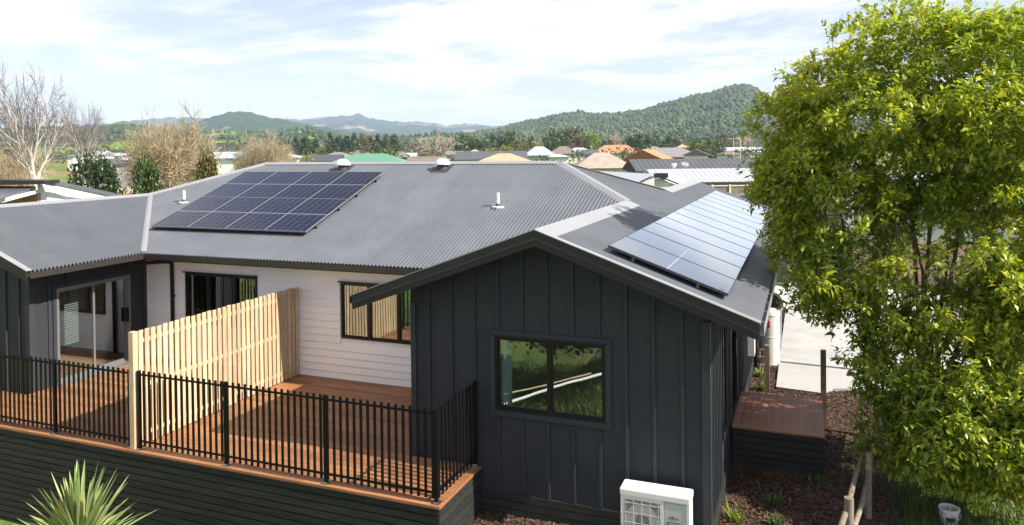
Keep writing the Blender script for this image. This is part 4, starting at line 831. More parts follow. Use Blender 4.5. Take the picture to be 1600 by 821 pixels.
def skeleton(trunk, tops, C, rgn, tip_r, expo, rmax, seglen, centre, wob=1.0, thin_split=None):
    """limbs towards tops, then every point of C joined to the nearest wood; radii add up towards the trunk"""
    mx_ = 60 + len(trunk) + len(tops) * 8 + len(C) * 6; A = np.zeros((mx_, 3)); par = []; cnt = 0
    def add(p, pr):
        nonlocal cnt
        A[cnt] = p; par.append(pr); cnt += 1; return cnt - 1
    cur = -1
    for p in trunk: cur = add(p, cur)
    j = cur; s0 = np.array(trunk[-1]); nt_ = cnt; sc_ = np.linalg.norm(np.array(tops[0]) - s0)
    for q in tops:
        q = np.array(q); cur = j
        for f in (0.12, 0.26, 0.4, 0.55, 0.7, 0.85, 1.0):
            e = f ** 1.25; cur = add((s0[0] + (q[0] - s0[0]) * e, s0[1] + (q[1] - s0[1]) * e, s0[2] + (q[2] - s0[2]) * f ** 0.92) + rgn.normal(0, 0.012 * sc_ * wob, 3), cur)
    tips = []
    for i in np.argsort(np.linalg.norm(C - centre, axis=1)):
        dv = C[i] - A[nt_:cnt]; ds = np.linalg.norm(dv, axis=1) + 0.45 * np.maximum(0, -dv[:, 2]); k = int(np.argmin(ds)) + nt_; a = A[k].copy(); d = np.linalg.norm(C[i] - a)
        n_ = max(1, min(6, int(d / seglen))); mid = rgn.normal(0, 0.07 * d, 3); cur = k
        for u in range(n_):
            f = (u + 1) / n_; cur = add(a + (C[i] - a) * f + mid * math.sin(f * math.pi) + np.array((0, 0, 0.06 * d * math.sin(f * math.pi))), cur)
        tips.append(cur)
    kids = [[] for _ in range(cnt)]
    for i, p in enumerate(par):
        if p >= 0: kids[p].append(i)
    rad = np.zeros(cnt)
    for i in range(cnt - 1, -1, -1): rad[i] = tip_r if not kids[i] else sum(rad[c] ** expo for c in kids[i]) ** (1 / expo)
    rad = np.minimum(rad, rmax); m1 = MB(); m2 = MB() if thin_split else m1; stack = [(0, None)]
    while stack:
        i, fr_ = stack.pop(); chain = [] if fr_ is None else [fr_]; cur = i
        while True:
            chain.append(cur); ks = kids[cur]
            if not ks: break
            big = max(ks, key=lambda c: rad[c])
            for c in ks:
                if c != big: stack.append((c, cur))
            cur = big
        if len(chain) > 1:
            rr = [max(rad[c], tip_r * 0.7) for c in chain]
            if fr_ is not None: rr[0] = rr[1]
            (m2 if thin_split and rr[0] < thin_split else m1).tube([A[c] for c in chain], rr, 7 if rr[0] > tip_r * 6 else (4 if rr[0] > tip_r * 2.5 else 3), cap=False)
    if thin_split: return m1, m2, par, tips
    return m1, A[:cnt], par, tips
def bare_meshes(seed, counts, angs, lens, tip, thin, mats, trunk_r, up=0.10, gnarl=0.05, lean=0.0):
    """straight-limbed leafless tree normalised to a unit box; every branch a tapered tube"""
    r_ = random.Random(seed); lines = []
    def grow(p, d, L, lv):
        n_ = 4 if lv < 3 else 3; pts = [p]; q = p; dd = d
        for i in range(n_):
            dd = (dd + Vector((r_.gauss(0, gnarl), r_.gauss(0, gnarl), r_.gauss(0, gnarl) + up * (1 - dd.z)))).normalized(); q = q + dd * (L / n_); pts.append(q)
        lines.append((pts, lv))
        if lv >= len(counts): return
        k_ = counts[lv]
        for j in range(k_):
            f = (0.5 + 0.5 * (j + r_.random()) / k_) if lv == 0 else (0.25 + 0.75 * (j + r_.random()) / k_); x = f * n_; i = min(n_ - 1, int(x)); b_ = pts[i].lerp(pts[i + 1], min(1, x - i)); ld = (pts[i + 1] - pts[i]).normalized()
            s1, s2 = ortho(ld); an = j * 2.4 + r_.uniform(-0.5, 0.5); th = R(angs[lv]) * r_.uniform(0.65, 1.2)
            grow(b_, (ld * math.cos(th) + (s1 * math.cos(an) + s2 * math.sin(an)) * math.sin(th)).normalized(), L * lens[lv] * r_.uniform(0.75, 1.2) * (1.15 - 0.35 * f), lv + 1)
    grow(Vector((0, 0, 0)), Vector((lean, 0, 1)).normalized(), 1.0, 0)
    P = np.array([q[:] for l, _ in lines for q in l]); lo = np.percentile(P, 0.5, axis=0); hi = np.percentile(P, 99.5, axis=0); sx = max(hi[0] - lo[0], hi[1] - lo[1]); c0 = (lo + hi) / 2; sz = hi[2]
    m1, m2 = MB(), MB(); nl = len(counts)
    for pts, lv in lines:
        r0 = trunk_r * (tip / trunk_r) ** (lv / nl) ; r1 = trunk_r * (tip / trunk_r) ** min(1, (lv + 0.8) / nl); r0 *= 0.9 if lv else 1.25
        pp = [((q.x - (c0[0] if 0 else 0)) / sx, q.y / sx, q.z / sz - 0.01) for q in pts]; rr = [max(tip, r0 + (r1 - r0) * i / (len(pp) - 1)) for i in range(len(pp))]
        (m2 if r0 < thin else m1).tube(pp, rr, 7 if lv < 2 else (4 if lv < 3 else 3), cap=False)
    a = m1.mesh('limbs'); a.materials.append(M[mats[0]]); b = m2.mesh('twigs'); b.materials.append(M[mats[1]]); return a, b
def big_tree():
    rgn = np.random.default_rng(21); base = Vector((7.82, 3.75, -0.85))
    t = thing('broadleaf_tree', 'large bushy broadleaf tree with glossy yellow-green leaves beside the house', 'tree', base)
    lobes = [((7.85, 3.7, 5.4), (2.25, 2.2, 1.9), 1.1), ((6.75, 3.3, 4.8), (1.5, 1.6, 1.5), 1.2), ((9.1, 3.8, 5.0), (1.7, 2.1, 2.2), 1.0), ((5.95, 3.3, 5.0), (0.85, 1.0, 0.95), 1.4), ((5.9, 3.2, 4.1), (0.8, 0.9, 0.65), 1.6),
             ((6.55, 3.0, 3.0), (1.15, 1.3, 0.9), 1.2), ((8.6, 3.3, 3.3), (1.9, 1.7, 1.3), 0.65), ((9.3, 3.0, 2.2), (1.1, 1.6, 1.1), 1.0), ((8.35, 2.3, 0.95), (1.15, 1.0, 0.95), 2.4), ((7.5, 2.7, 1.35), (0.8, 0.8, 0.8), 2.0),
             ((6.9, 3.2, 2.15), (0.5, 0.7, 0.4), 1.4), ((8.2, 1.9, 0.55), (1.0, 0.7, 0.65), 2.2), ((7.2, 2.5, 0.35), (0.42, 0.45, 0.4), 2.0), ((6.2, 3.5, 3.4), (0.75, 0.8, 0.6), 1.4), ((9.0, 2.2, 0.9), (0.9, 0.9, 0.9), 2.2), ((9.9, 3.8, 4.3), (0.9, 1.7, 1.8), 0.7), ((8.1, 2.7, 1.9), (1.3, 0.9, 0.8), 1.1), ((8.9, 2.6, 2.6), (0.9, 0.9, 0.7), 1.0)]
    wt = np.array([(r[0] * r[1] * r[2]) ** 0.75 * w for c, r, w in lobes]); wt /= wt.sum(); C = []
    while len(C) < 2250:
        i = rgn.choice(len(lobes), p=wt); c, r, w = lobes[i]; v = rgn.normal(size=3); v /= np.linalg.norm(v); q = rgn.uniform(0.3, 1.0) ** 0.5
        p = np.array(c) + v * np.array(r) * q
        if noise.noise(Vector((p[0] * 0.9, p[1] * 0.9, p[2] * 1.5))) + 0.6 * noise.noise(Vector((p[0] * 1.9, p[1] * 1.9, p[2] * 3.0))) < -0.13: continue
        if p[2] < -0.2 - 0.1 * (p[1] - 2.2): continue
        if p[0] < 7.0 and p[2] < 1.4 and p[1] > 3.4: continue
        C.append(p)
    C = np.array(C)
    trunk = [tuple(base), (7.82, 3.75, -0.3), (7.80, 3.72, 0.5)]
    tops = [(7.4, 3.6, 6.3), (8.2, 4.0, 6.6), (9.2, 3.7, 6.2), (6.5, 3.2, 5.2), (8.6, 2.8, 5.0), (7.6, 4.7, 5.6), (9.6, 3.9, 4.6), (7.2, 2.6, 4.2), (9.0, 2.6, 2.9), (6.6, 3.4, 3.2), (9.2, 3.0, 1.9), (8.3, 2.3, 1.3)]
    mbs, nodes, par, tips = skeleton(trunk, tops, C, rgn, 0.0055, 2.35, 0.2, 0.32, np.array((8.0, 3.6, 3.0)))
    mbs.build('trunk', 'bark', t, smooth=True, fix=False)
    # leaves: sprays around each tip
    P = []; D = []
    cen = np.array((8.0, 3.6, 2.6))
    for q in tips:
        p = nodes[q]; out = p - cen; out /= np.linalg.norm(out) + 1e-6; pd = p - nodes[par[q]]; pd /= np.linalg.norm(pd) + 1e-6
        for s_ in range(rgn.integers(7, 10)):
            sd = out * 0.6 + pd * 0.5 + rgn.normal(0, 0.62, 3) + np.array((0, 0, 0.25)); sd /= np.linalg.norm(sd); o = p + sd * rgn.uniform(0.03, 0.26) + rgn.normal(0, 0.035, 3)
            m_ = rgn.integers(8, 13)
            v = rgn.normal(0, 1.0, (m_, 3)); v -= (v @ sd)[:, None] * sd * 0.55; v /= np.linalg.norm(v, axis=1, keepdims=True); dd = v * 0.9 + sd * 0.55 + np.array((0, 0, -0.12))
            P.append(o + rgn.normal(0, 0.035, (m_, 3)) + sd * rgn.uniform(0, 0.12, (m_, 1))); D.append(dd)
    P = np.concatenate(P); D = np.concatenate(D); k = len(P); L = rgn.uniform(0.065, 0.15, k) * (0.8 + 0.4 * rgn.random(k)); Wd = L * rgn.uniform(0.17, 0.25, k)
    V, F = leaf_arrays(P, D, L, Wd, rgn)
    o = obj('crown', npmesh('crown', V, F), 'leaf', t, fix=False); print('leaves', k)
big_tree()

def foliage_mesh(name, seed, shape, n_clump, n_leaf, leaf, cone=0.0, mat='midleaf', gap=0.15):
    """unit crown (height 1, half width 0.5) of leaf cards in clumps, base at z=0"""
    rgn = np.random.default_rng(seed); C = []
    while len(C) < n_clump:
        v = rgn.normal(size=3); v /= np.linalg.norm(v); q = rgn.uniform(0.3, 1) ** 0.5; p = v * q * np.array((0.5, 0.5, 0.5)) + np.array((0, 0, 0.5))
        if cone: f = (1 - p[2]) ** 0.8 * cone + (1 - cone); p[0] *= f; p[1] *= f
        if noise.noise(Vector(p * 3.5) + Vector((seed, 0, 0))) < -gap: continue
        C.append(p)
    C = np.array(C); P = np.repeat(C, n_leaf, axis=0) + rgn.normal(0, 0.055, (n_clump * n_leaf, 3)); k = len(P)
    D = rgn.normal(size=(k, 3)) + (P - np.array((0, 0, 0.45))) * 1.5; L = rgn.uniform(0.7, 1.3, k) * leaf; V, F = leaf_arrays(P, D, L, L * 0.42, rgn, 0.3)
    me = npmesh(name, V, F); me.materials.append(M[mat]); return me
TRUNK = MB().tube([(0, 0, -0.1), (0.01, 0, 0.4), (0, 0.01, 0.8)], [0.05, 0.04, 0.015], 6).mesh('far_trunk'); TRUNK.materials.append(M['bark'])
FOL = {}
def far_tree(name, label, px, depth, top, width, kind, seed=0, group='trees in the middle distance', base_frac=0.0, base_z=None):
    """px column, depth from the camera, image row of the top, width in image pixels -> a tree of the size that implies"""
    g = at(px, depth); gz = ground_z(g.x, g.y) if base_z is None else base_z; zt = zat(px, top, depth); w = width * depth / FPX; h = zt - gz
    key = (kind, seed % 3)
    t = thing(name, label, 'tree', (g.x, g.y, gz), group)
    if kind in ('bare', 'willow', 'greybare'):
        if key not in FOL:
            if kind == 'bare': FOL[key] = bare_meshes(seed + 5, (8, 8, 6, 5), (44, 36, 36, 34), (0.85, 0.62, 0.58, 0.55), 0.0010, 0.004, ('palebark', 'finetwig'), 0.024, up=0.10)
            elif kind == 'willow': FOL[key] = bare_meshes(seed + 3, (12, 9, 8, 7), (66, 50, 46, 42), (1.7, 0.62, 0.58, 0.55), 0.0016, 0.006, ('greytwig', 'twig'), 0.026, up=0.06, gnarl=0.08)
            else: FOL[key] = bare_meshes(seed + 4, (9, 7, 6), (60, 46, 42), (1.4, 0.6, 0.6), 0.0042, 0.009, ('greytwig', 'greytwig'), 0.035, up=0.06, gnarl=0.09)
            if kind == 'willow':
                rgn = np.random.default_rng(seed + 50); k_ = 15000; v = rgn.normal(size=(k_, 3)); v /= np.linalg.norm(v, axis=1, keepdims=True); q = rgn.uniform(0.05, 1, (k_, 1)) ** 0.45
                lump = np.array([0.82 + 0.28 * noise.noise(Vector(x_) * 2.6 + Vector((seed, 3, 0))) for x_ in v])[:, None]
                P_ = v * q * lump * np.array((0.47, 0.47, 0.46)) + np.array((0, 0, 0.52)); D_ = v * 0.7 + rgn.normal(0, 0.5, (k_, 3)) + np.array((0, 0, 0.5)); L_ = rgn.uniform(0.03, 0.085, k_); V_, F_ = leaf_arrays(P_, D_, L_, np.full(k_, 0.0011), rgn)
                hz = npmesh('fine_twigs', V_, F_); hz.materials.append(M['twig']); FOL[key] = FOL[key] + (hz,)
        for nm_, me in zip(('trunk', 'twigs', 'fine_twigs'), FOL[key]):
            o = bpy.data.objects.new(nm_, me); col.objects.link(o); o.parent = t; o.scale = (w * 1.02, w * 1.02, h); o.rotation_euler = (0, 0, -YAW)
        return t
    if key not in FOL:
        sp = {'dark': (90, 16, 0.07, 0, 'darkleaf', 0.2), 'pine': (90, 16, 0.065, 0.75, 'darkleaf', 0.25), 'mid': (90, 16, 0.07, 0, 'midleaf', 0.12), 'yellow': (80, 14, 0.08, 0, 'yellowleaf', 0.15), 'lime': (80, 14, 0.08, 0, 'limeleaf', 0.15),
              'brown': (90, 14, 0.07, 0, 'brownleaf', 0.10), 'nearmid': (260, 40, 0.05, 0.15, 'midleaf', 0.2), 'neardark': (320, 40, 0.045, 0.0, 'darkleaf', 0.2), 'gold': (300, 46, 0.04, 0.45, 'goldleaf', 0.4)}[kind]
        FOL[key] = foliage_mesh(kind, 31 + seed % 3, None, sp[0], sp[1], sp[2], sp[3], sp[4], sp[5])
    tk = bpy.data.objects.new('trunk', TRUNK); col.objects.link(tk); tk.parent = t; tk.scale = (h * 0.5, h * 0.5, h * 0.75)
    o = bpy.data.objects.new('crown', FOL[key]); col.objects.link(o); o.parent = t; ch = h * (0.92 if kind not in ('neardark', 'nearmid', 'gold') else 1.0)
    o.location = (0, 0, h - ch); o.scale = (w * 1.05, w * 1.05, ch); o.rotation_euler = (0, 0, seed * 1.3)
    return t
LF = 'leafless trees and scrub behind the left wing'
far_tree('bare_tree', 'tall pale-barked leafless tree behind the neighbouring white gable', 64, 44, 106, 150, 'bare', 0, LF)
far_tree('bare_tree', 'smaller leafless tree leaning beside the tall pale-barked one', 132, 60, 150, 70, 'bare', 1, LF)
far_tree('willow_tree', 'wide tan leafless willow with dense fine twigs', 258, 62, 176, 150, 'willow', 0, LF)
far_tree('willow_tree', 'low pale twiggy tree in front of the distant dark pines', 415, 84, 211, 110, 'willow', 1, LF)
far_tree('scrub_tree', 'pale bare scrub at the far left edge under the tall leafless tree', 20, 50, 215, 110, 'willow', 2, LF)
far_tree('shrub_tree', 'dark green rounded shrub beyond the neighbouring white gable', 147, 40, 249, 78, 'neardark', 0, 'green shrubs behind the left wing')
far_tree('shrub_tree', 'bright green upright shrub just left of the roof vent pipe', 228, 38, 252, 48, 'nearmid', 0, 'green shrubs behind the left wing')
far_tree('conifer_tree', 'golden green conical conifer behind the roof hip', 323, 42, 244, 54, 'gold', 0, 'green shrubs behind the left wing')
FT = [('yellow', 'small yellow-green bush beside the light grey roof', 382, 102, 245, 34, 0), ('yellow', 'round yellow bush just left of the dark grey roofs', 478, 119, 243, 26, 1),
      ('mid', 'pale green bush above the grey roofs', 492, 266, 230, 34, 0), ('mid', 'low green bush between grey roofs and pines', 520, 287, 231, 26, 1), ('mid', 'low green bush left of the olive conifers', 548, 287, 232, 26, 2),
      ('pine', 'dark pine at the near end of the isolated clump', 462, 390, 214, 20, 0), ('pine', 'dark pine at the middle of the isolated clump', 477, 393, 212, 24, 1), ('pine', 'dark pine at the far end of the isolated clump', 492, 396, 217, 20, 2),
      ('brown', 'olive brown conifer left of the green-roofed house', 570, 308, 213, 20, 0), ('brown', 'slim olive conifer above the green roof', 601, 308, 214, 16, 1), ('mid', 'green bush right of the slim olive conifer', 616, 308, 226, 24, 2),
      ('greybare', 'big grey-brown leafless tree behind the right roof vent', 685, 328, 205, 66, 0), ('mid', 'tall olive green tree right of the grey leafless tree', 725, 338, 207, 34, 0), ('dark', 'dark tree tucked under the olive green one', 741, 328, 218, 26, 1),
      ('mid', 'round mid green tree above the dark grey roof', 752, 308, 218, 26, 1), ('dark', 'broad dark tree right of the round mid green one', 772, 389, 209, 32, 0), ('mid', 'tall green tree at the foot of the forested hill', 793, 389, 204, 30, 2),
      ('yellow', 'low bright yellow bush above the dark grey roof', 766, 246, 231, 30, 2), ('yellow', 'yellow-green bush above the salmon roof', 790, 246, 228, 22, 0), ('brown', 'red-brown tree left of the pale green house', 812, 287, 218, 30, 0), ('dark', 'narrow dark conifer behind the pale green house', 829, 308, 214, 12, 2),
      ('yellow', 'olive yellow tree left of the pale green house', 838, 266, 221, 24, 1), ('mid', 'large rounded olive tree behind the brown hip roof', 868, 308, 202, 40, 0), ('brown', 'large rusty-topped tree beside the rounded olive one', 888, 320, 199, 44, 2), ('brown', 'dull brown tree left of the lime green tree', 908, 308, 211, 26, 1),
      ('lime', 'vivid lime green tree behind the orange roof', 924, 308, 206, 26, 0), ('dark', 'dark low tree above the near end of the orange roof', 948, 308, 219, 26, 1), ('greybare', 'grey leafless tree above the orange roof', 962, 338, 206, 30, 1), ('dark', 'dark round tree above the orange roof', 988, 308, 210, 34, 2),
      ('mid', 'olive dark tree above the far end of the orange roof', 1016, 312, 209, 34, 1), ('dark', 'dense dark round tree above the big grey roof', 1048, 303, 211, 28, 0), ('mid', 'small green tree left of the round hedge-like one', 1085, 256, 217, 22, 2), ('lime', 'small lime bush by the white gable house', 1094, 242, 224, 18, 1),
      ('mid', 'round clipped-looking tree right of the white gable house', 1113, 215, 217, 36, 0), ('mid', 'small round green bush near the white shed', 1141, 153, 241, 14, 1), ('brown', 'dull brown tree at the foot of the hill near the big tree', 1135, 410, 207, 34, 0), ('greybare', 'grey leafless tree close to the lamp post', 1165, 389, 209, 36, 1)]
nm = {'yellow': 'yellow_bush', 'mid': 'green_tree', 'pine': 'pine_tree', 'brown': 'brown_tree', 'greybare': 'leafless_tree', 'dark': 'dark_tree', 'lime': 'lime_tree'}
for kind, lab, px, dp, top, wd, sd in FT: far_tree(nm[kind], lab, px, dp, top, wd, kind, sd)
nth = ['first', 'second', 'third', 'fourth', 'fifth', 'sixth', 'seventh', 'eighth', 'last']
for k in range(9): far_tree('pine_tree', f'{nth[k]} dark pine, counting rightwards, in the long distant shelter belt', 516 + k * 12.5, 420, 208 + (k * 7) % 4, 20, 'pine', k, 'pines of the shelter belt')

# ================================================================== SCRUB, SHRUBBERY (masses)
def mass(name, spots, mat, label, cat, seed, leaf=0.09):
    rgn = np.random.default_rng(seed); Ps = []; Ds = []; Ls = []
    for (x, y_, z, r, h, k) in spots:
        v = rgn.normal(size=(k, 3)); v /= np.linalg.norm(v, axis=1, keepdims=True); q = rgn.uniform(0.2, 1, (k, 1)) ** 0.6; p = v * q * np.array((r, r, h / 2)) * (0.8 + 0.4 * rgn.random((k, 1))) + np.array((x, y_, z + h / 2))
        Ps.append(p); Ds.append(v + rgn.normal(0, 0.7, (k, 3))); Ls.append(rgn.uniform(0.6, 1.4, k) * leaf * r)
    P = np.concatenate(Ps); D = np.concatenate(Ds); L = np.concatenate(Ls); V, F = leaf_arrays(P, D, L, L * 0.4, rgn, 0.3)
    return tag(obj(name, npmesh(name, V, F), mat, fix=False), label, cat, kind='stuff')
def scatter(seed, n_, pxr, dr, hr, dens):
    r_ = random.Random(seed); out = []
    for _ in range(n_):
        px = r_.uniform(*pxr); d = r_.uniform(*dr); g = at(px, d); h = r_.uniform(*hr); out.append((g.x, g.y, ground_z(g.x, g.y) - 0.2, h * r_.uniform(0.5, 1.0), h, dens))
    return out
mass('bank_brush', [(rg.uniform(-7, 3.4), rg.uniform(-12.5, -8.2), -0.6, rg.uniform(0.5, 0.9), rg.uniform(1.0, 1.9), 260) for _ in range(80)], 'brownleaf', 'dry brush on the bank facing the gable window', 'brush', 12, 0.16)
mass('undergrowth', scatter(1, 46, (-20, 130), (38, 75), (1.2, 3.0), 260), 'twig', 'tan bare undergrowth around the leafless trees', 'undergrowth', 1, 0.22)
mass('scrub', scatter(2, 60, (120, 330), (45, 110), (1.0, 3.2), 240), 'twig', 'tan and grey scrub behind the left wing roof', 'scrub', 2, 0.22)
mass('green_weeds', scatter(4, 22, (-10, 330), (36, 60), (0.5, 1.3), 160), 'limeleaf', 'low green weeds among the scrub', 'weeds', 4, 0.2)
mass('shrubbery', scatter(3, 170, (340, 1260), (190, 420), (2.5, 6.5), 130), 'midleaf', 'mixed green shrubbery between the distant houses', 'shrubbery', 3, 0.2)
mass('dry_shrubbery', scatter(5, 90, (340, 1260), (200, 420), (2.5, 6.0), 130), 'brownleaf', 'brown winter shrubbery between the distant houses', 'shrubbery', 5, 0.2)
mass('treeline', scatter(6, 240, (-60, 1700), (430, 1000), (6, 12), 90), 'brownleaf', 'brown and olive treeline at the edge of the plain', 'treeline', 6, 0.22)
mass('far_woods', scatter(7, 110, (-60, 1700), (380, 1200), (6, 12), 90), 'darkleaf', 'dark far-off woods across the plain', 'woods', 7, 0.22)

# ================================================================== NEIGHBOURING AND DISTANT HOUSES
def hmat(name, c, **k): M[name] = principled(name, c, **k)
tile = dict(rough=0.8, var=0.22, var_scale=0.8, stretch=(1, 1, 6), bump=0.5, bump_scale=5)
hmat('tile_orange', (0.46, 0.20, 0.10), **tile); hmat('tile_salmon', (0.50, 0.31, 0.20), **tile); hmat('tile_beige', (0.33, 0.275, 0.225), **tile); hmat('tile_brown', (0.18, 0.14, 0.125), **tile); hmat('tile_grey', (0.20, 0.19, 0.19), **tile); hmat('tile_dark', (0.085, 0.088, 0.10), **tile)
hmat('metal_green', (0.105, 0.25, 0.17), rough=0.5, var=0.1); hmat('metal_pale', (0.42, 0.44, 0.47), rough=0.4, var=0.05); hmat('metal_blue', (0.34, 0.40, 0.44), rough=0.5, var=0.1); hmat('metal_dark', (0.07, 0.072, 0.08), rough=0.45, var=0.1)
hmat('wall_white', (0.72, 0.71, 0.68), rough=0.7, var=0.06); hmat('wall_cream', (0.62, 0.58, 0.46), rough=0.7, var=0.06); hmat('wall_green', (0.52, 0.52, 0.36), rough=0.7, var=0.06); hmat('wall_grey', (0.22, 0.22, 0.22), rough=0.7, var=0.1); hmat('wall_brick', (0.36, 0.24, 0.17), rough=0.85, var=0.2, var_scale=4); hmat('winglass', (0.04, 0.05, 0.06), rough=0.1)
def far_house(label, c, rot, w, d, eave, ridge, roofm, wallm, hip=True, wins=(), over=0.45, group='houses beyond the roof', ribs=0, chimney=False):
    """c: centre on the ground, rot about z, w along local x, d along local y; front is local -y"""
    t = thing('neighbour_house', label, 'house', (c[0], c[1], c[2]), group); t.rotation_euler = (0, 0, rot)
    def part(m, name, mat, parent=None):
        me = m.mesh(name); me.materials.append(M[mat]); bm = bmesh.new(); bm.from_mesh(me); bmesh.ops.recalc_face_normals(bm, faces=bm.faces); bm.to_mesh(me); bm.free()
        o = bpy.data.objects.new(name, me); col.objects.link(o); o.parent = parent or t; return o
    hw, hd = w / 2, d / 2; m = MB()
    if hip: m.box((-hw, -hd, 0), (hw, hd, eave)); part(m, 'wall', wallm)
    else:
        m.prism([(-hw, -hd, 0), (-hw, hd, 0), (-hw, hd, eave), (-hw, 0, ridge - 0.12), (-hw, -hd, eave)], (w, 0, 0)); part(m, 'wall', wallm)
    a, b = hw + over, hd + over; rz = ridge; e = eave - 0.06; th = 0.16
    ins = min(b, a * 0.95) if hip else -0.0
    lo = [(-a, -b, e), (a, -b, e), (a, b, e), (-a, b, e)]; tp = [(-a + ins, 0, rz), (a - ins, 0, rz)]
    m = MB(); vs = lo + tp + [(x, y_, z + th) for x, y_, z in lo] + [(x, y_, z + th) for x, y_, z in tp]
    m.add(vs, [(6, 7, 11, 10), (8, 9, 10, 11), (7, 8, 11), (9, 6, 10), (0, 5, 1), (0, 4, 5), (2, 4, 3), (2, 5, 4), (1, 5, 2), (3, 4, 0), (0, 1, 7, 6), (1, 2, 8, 7), (2, 3, 9, 8), (3, 0, 6, 9)])
    rf = part(m, 'roof', roofm)
    m = MB(); m.box((-a - 0.05, -b - 0.09, e + 0.02), (a + 0.05, -b - 0.002, e + 0.14)); part(m, 'gutter', 'metal_dark', rf)
    if ribs:
        n_ = int(2 * a / ribs)
        m = MB(); sl = (rz - e)
        for i in range(n_):
            x = -a + (i + 0.5) * 2 * a / n_; 
            if hip and abs(x) > a - ins: yy = -b; top = (a - abs(x)) / ins
            else: top = 1.0
            m.bar((x, -b, e + th + 0.01), (x, -b + b * top, e + th + 0.01 + sl * top), 0.035, 0.03)
        o = part(m, 'roof_ribs', roofm, rf); o['kind'] = 'stuff'
    for (u, z0, ww, hh, side) in wins:
        m = MB(); g = MB()
        if side == 'f': m.box((u - ww / 2 - 0.06, -hd - 0.04, z0 - 0.06), (u + ww / 2 + 0.06, -hd + 0.01, z0 + hh + 0.06)); g.box((u - ww / 2, -hd - 0.05, z0), (u + ww / 2, -hd - 0.041, z0 + hh))
        else: s_ = 1 if side == 'r' else -1; m.box((s_ * (hw - 0.01), u - ww / 2 - 0.06, z0 - 0.06), (s_ * (hw + 0.04), u + ww / 2 + 0.06, z0 + hh + 0.06)); g.box((s_ * (hw + 0.041), u - ww / 2, z0), (s_ * (hw + 0.05), u + ww / 2, z0 + hh))
        wo_ = part(m, 'window', 'wall_white'); part(g, 'pane', 'winglass', wo_)
    if chimney: m = MB(); m.box((w * 0.2, 0.2, ridge - 0.6), (w * 0.2 + 0.5, 0.7, ridge + 0.6)); part(m, 'chimney', 'wall_brick', rf)
    return t, part
def gpos(px, depth): g = at(px, depth); return (g.x, g.y, ground_z(g.x, g.y))
def spec(px, depth, wpx, ridge_py, eave_py):       # real sizes from the apparent ones
    g = gpos(px, depth); return g, wpx * depth / FPX, zat(px, eave_py, depth) - g[2], zat(px, ridge_py, depth) - g[2]
FR = -YAW                                           # rotation that turns a facade straight towards the viewpoint
def H(label, px, depth, wpx, ridge_py, eave_py, dd, roofm, wallm, hip=True, rot=0.0, wins=(), **k):
    g, w, e, r = spec(px, depth, wpx, ridge_py, eave_py); return far_house(label, g, FR + rot, max(2, w - 0.9), dd, max(1.8, e), max(r, e + 0.4), roofm, wallm, hip, wins, **k)
H('pale green house with blue-grey hipped roof', 843, 205, 52, 230, 243.5, 6, 'metal_blue', 'wall_green', wins=((-0.8, 0.9, 0.5, 0.9, 'f'), (-0.2, 0.9, 0.5, 0.9, 'f'), (0.4, 0.9, 0.5, 0.9, 'f'), (1.6, 0.2, 0.8, 1.9, 'f')))
H('house with dark brown hipped tile roof behind the pale green one', 880, 230, 48, 229.5, 241, 6.5, 'tile_brown', 'wall_cream', wins=((-0.6, 1.0, 1.4, 0.9, 'f'), (1.2, 1.0, 0.9, 0.9, 'f')))
H('low white cottage with curved pale roof below the brown roof', 872, 200, 36, 242, 246, 4, 'metal_pale', 'wall_white', wins=((0, 1.0, 1.6, 0.5, 'f'),))
H('house with long dark slate-coloured roof behind the ridge', 768, 155, 112, 237.5, 249.5, 7, 'tile_dark', 'wall_white', hip=False)
H('house with salmon hipped tile roof above the main ridge', 788, 125, 84, 241.5, 253, 6, 'tile_salmon', 'wall_cream')
H('house with green metal roof and small front gable', 578, 145, 118, 241.5, 255, 8, 'metal_green', 'wall_cream')
H('grey roofed house left of the green roof', 528, 195, 60, 239, 249, 7, 'tile_grey', 'wall_cream')
H('dark roofed house with low gable near the left roof vent', 505, 160, 62, 243, 252, 6, 'metal_dark', 'wall_grey', hip=False)
H('grey shed roof beyond the green roof', 625, 205, 40, 238, 247, 5, 'tile_grey', 'wall_white')
H('white low shed right of the green roof', 640, 225, 24, 240, 245, 4, 'metal_pale', 'wall_white', hip=False)
H('brown low roof behind the right roof vent', 668, 110, 60, 246.5, 255, 5, 'tile_brown', 'wall_cream', hip=False)
H('light grey metal roofed house behind the conifer', 362, 150, 62, 238.5, 248, 6, 'metal_blue', 'wall_white', hip=False, wins=((1.2, 0.8, 1.5, 1.0, 'f'),))
H('house with orange hipped tile roof', 962, 246, 76, 227.5, 240, 8, 'tile_orange', 'wall_white', wins=((1.0, 0.8, 1.6, 1.1, 'f'), (3.0, 0.8, 0.9, 1.1, 'f')))
H('house with striped beige hipped tile roof', 940, 125, 96, 240.5, 263, 7, 'tile_beige', 'wall_cream', wins=((-1.0, 0.6, 1.5, 1.1, 'f'), (2.0, 0.6, 1.5, 1.1, 'f')))
H('house wing with orange and cream gable', 1012, 150, 56, 235, 252, 9, 'tile_orange', 'wall_cream', hip=False, rot=R(62))
H('big grey tile roofed house left of the white gable', 1045, 175, 96, 232, 246, 8, 'tile_grey', 'wall_brick', hip=True, wins=((-1.5, 0.8, 1.2, 1.0, 'f'),))
H('small white gabled house wing beside the clipped tree', 1088, 165, 30, 234.5, 243, 5, 'tile_grey', 'wall_white', hip=False, rot=R(75))
H('small pink-roofed cottage behind the big grey roof', 1066, 266, 18, 226.5, 231, 4, 'tile_salmon', 'wall_white')
H('white industrial shed beyond the clipped tree', 1155, 246, 66, 231, 236, 10, 'metal_pale', 'wall_grey', hip=False, wins=((0.5, 0.4, 2.2, 1.0, 'f'), (-2, 0.4, 1.2, 1.0, 'f')))
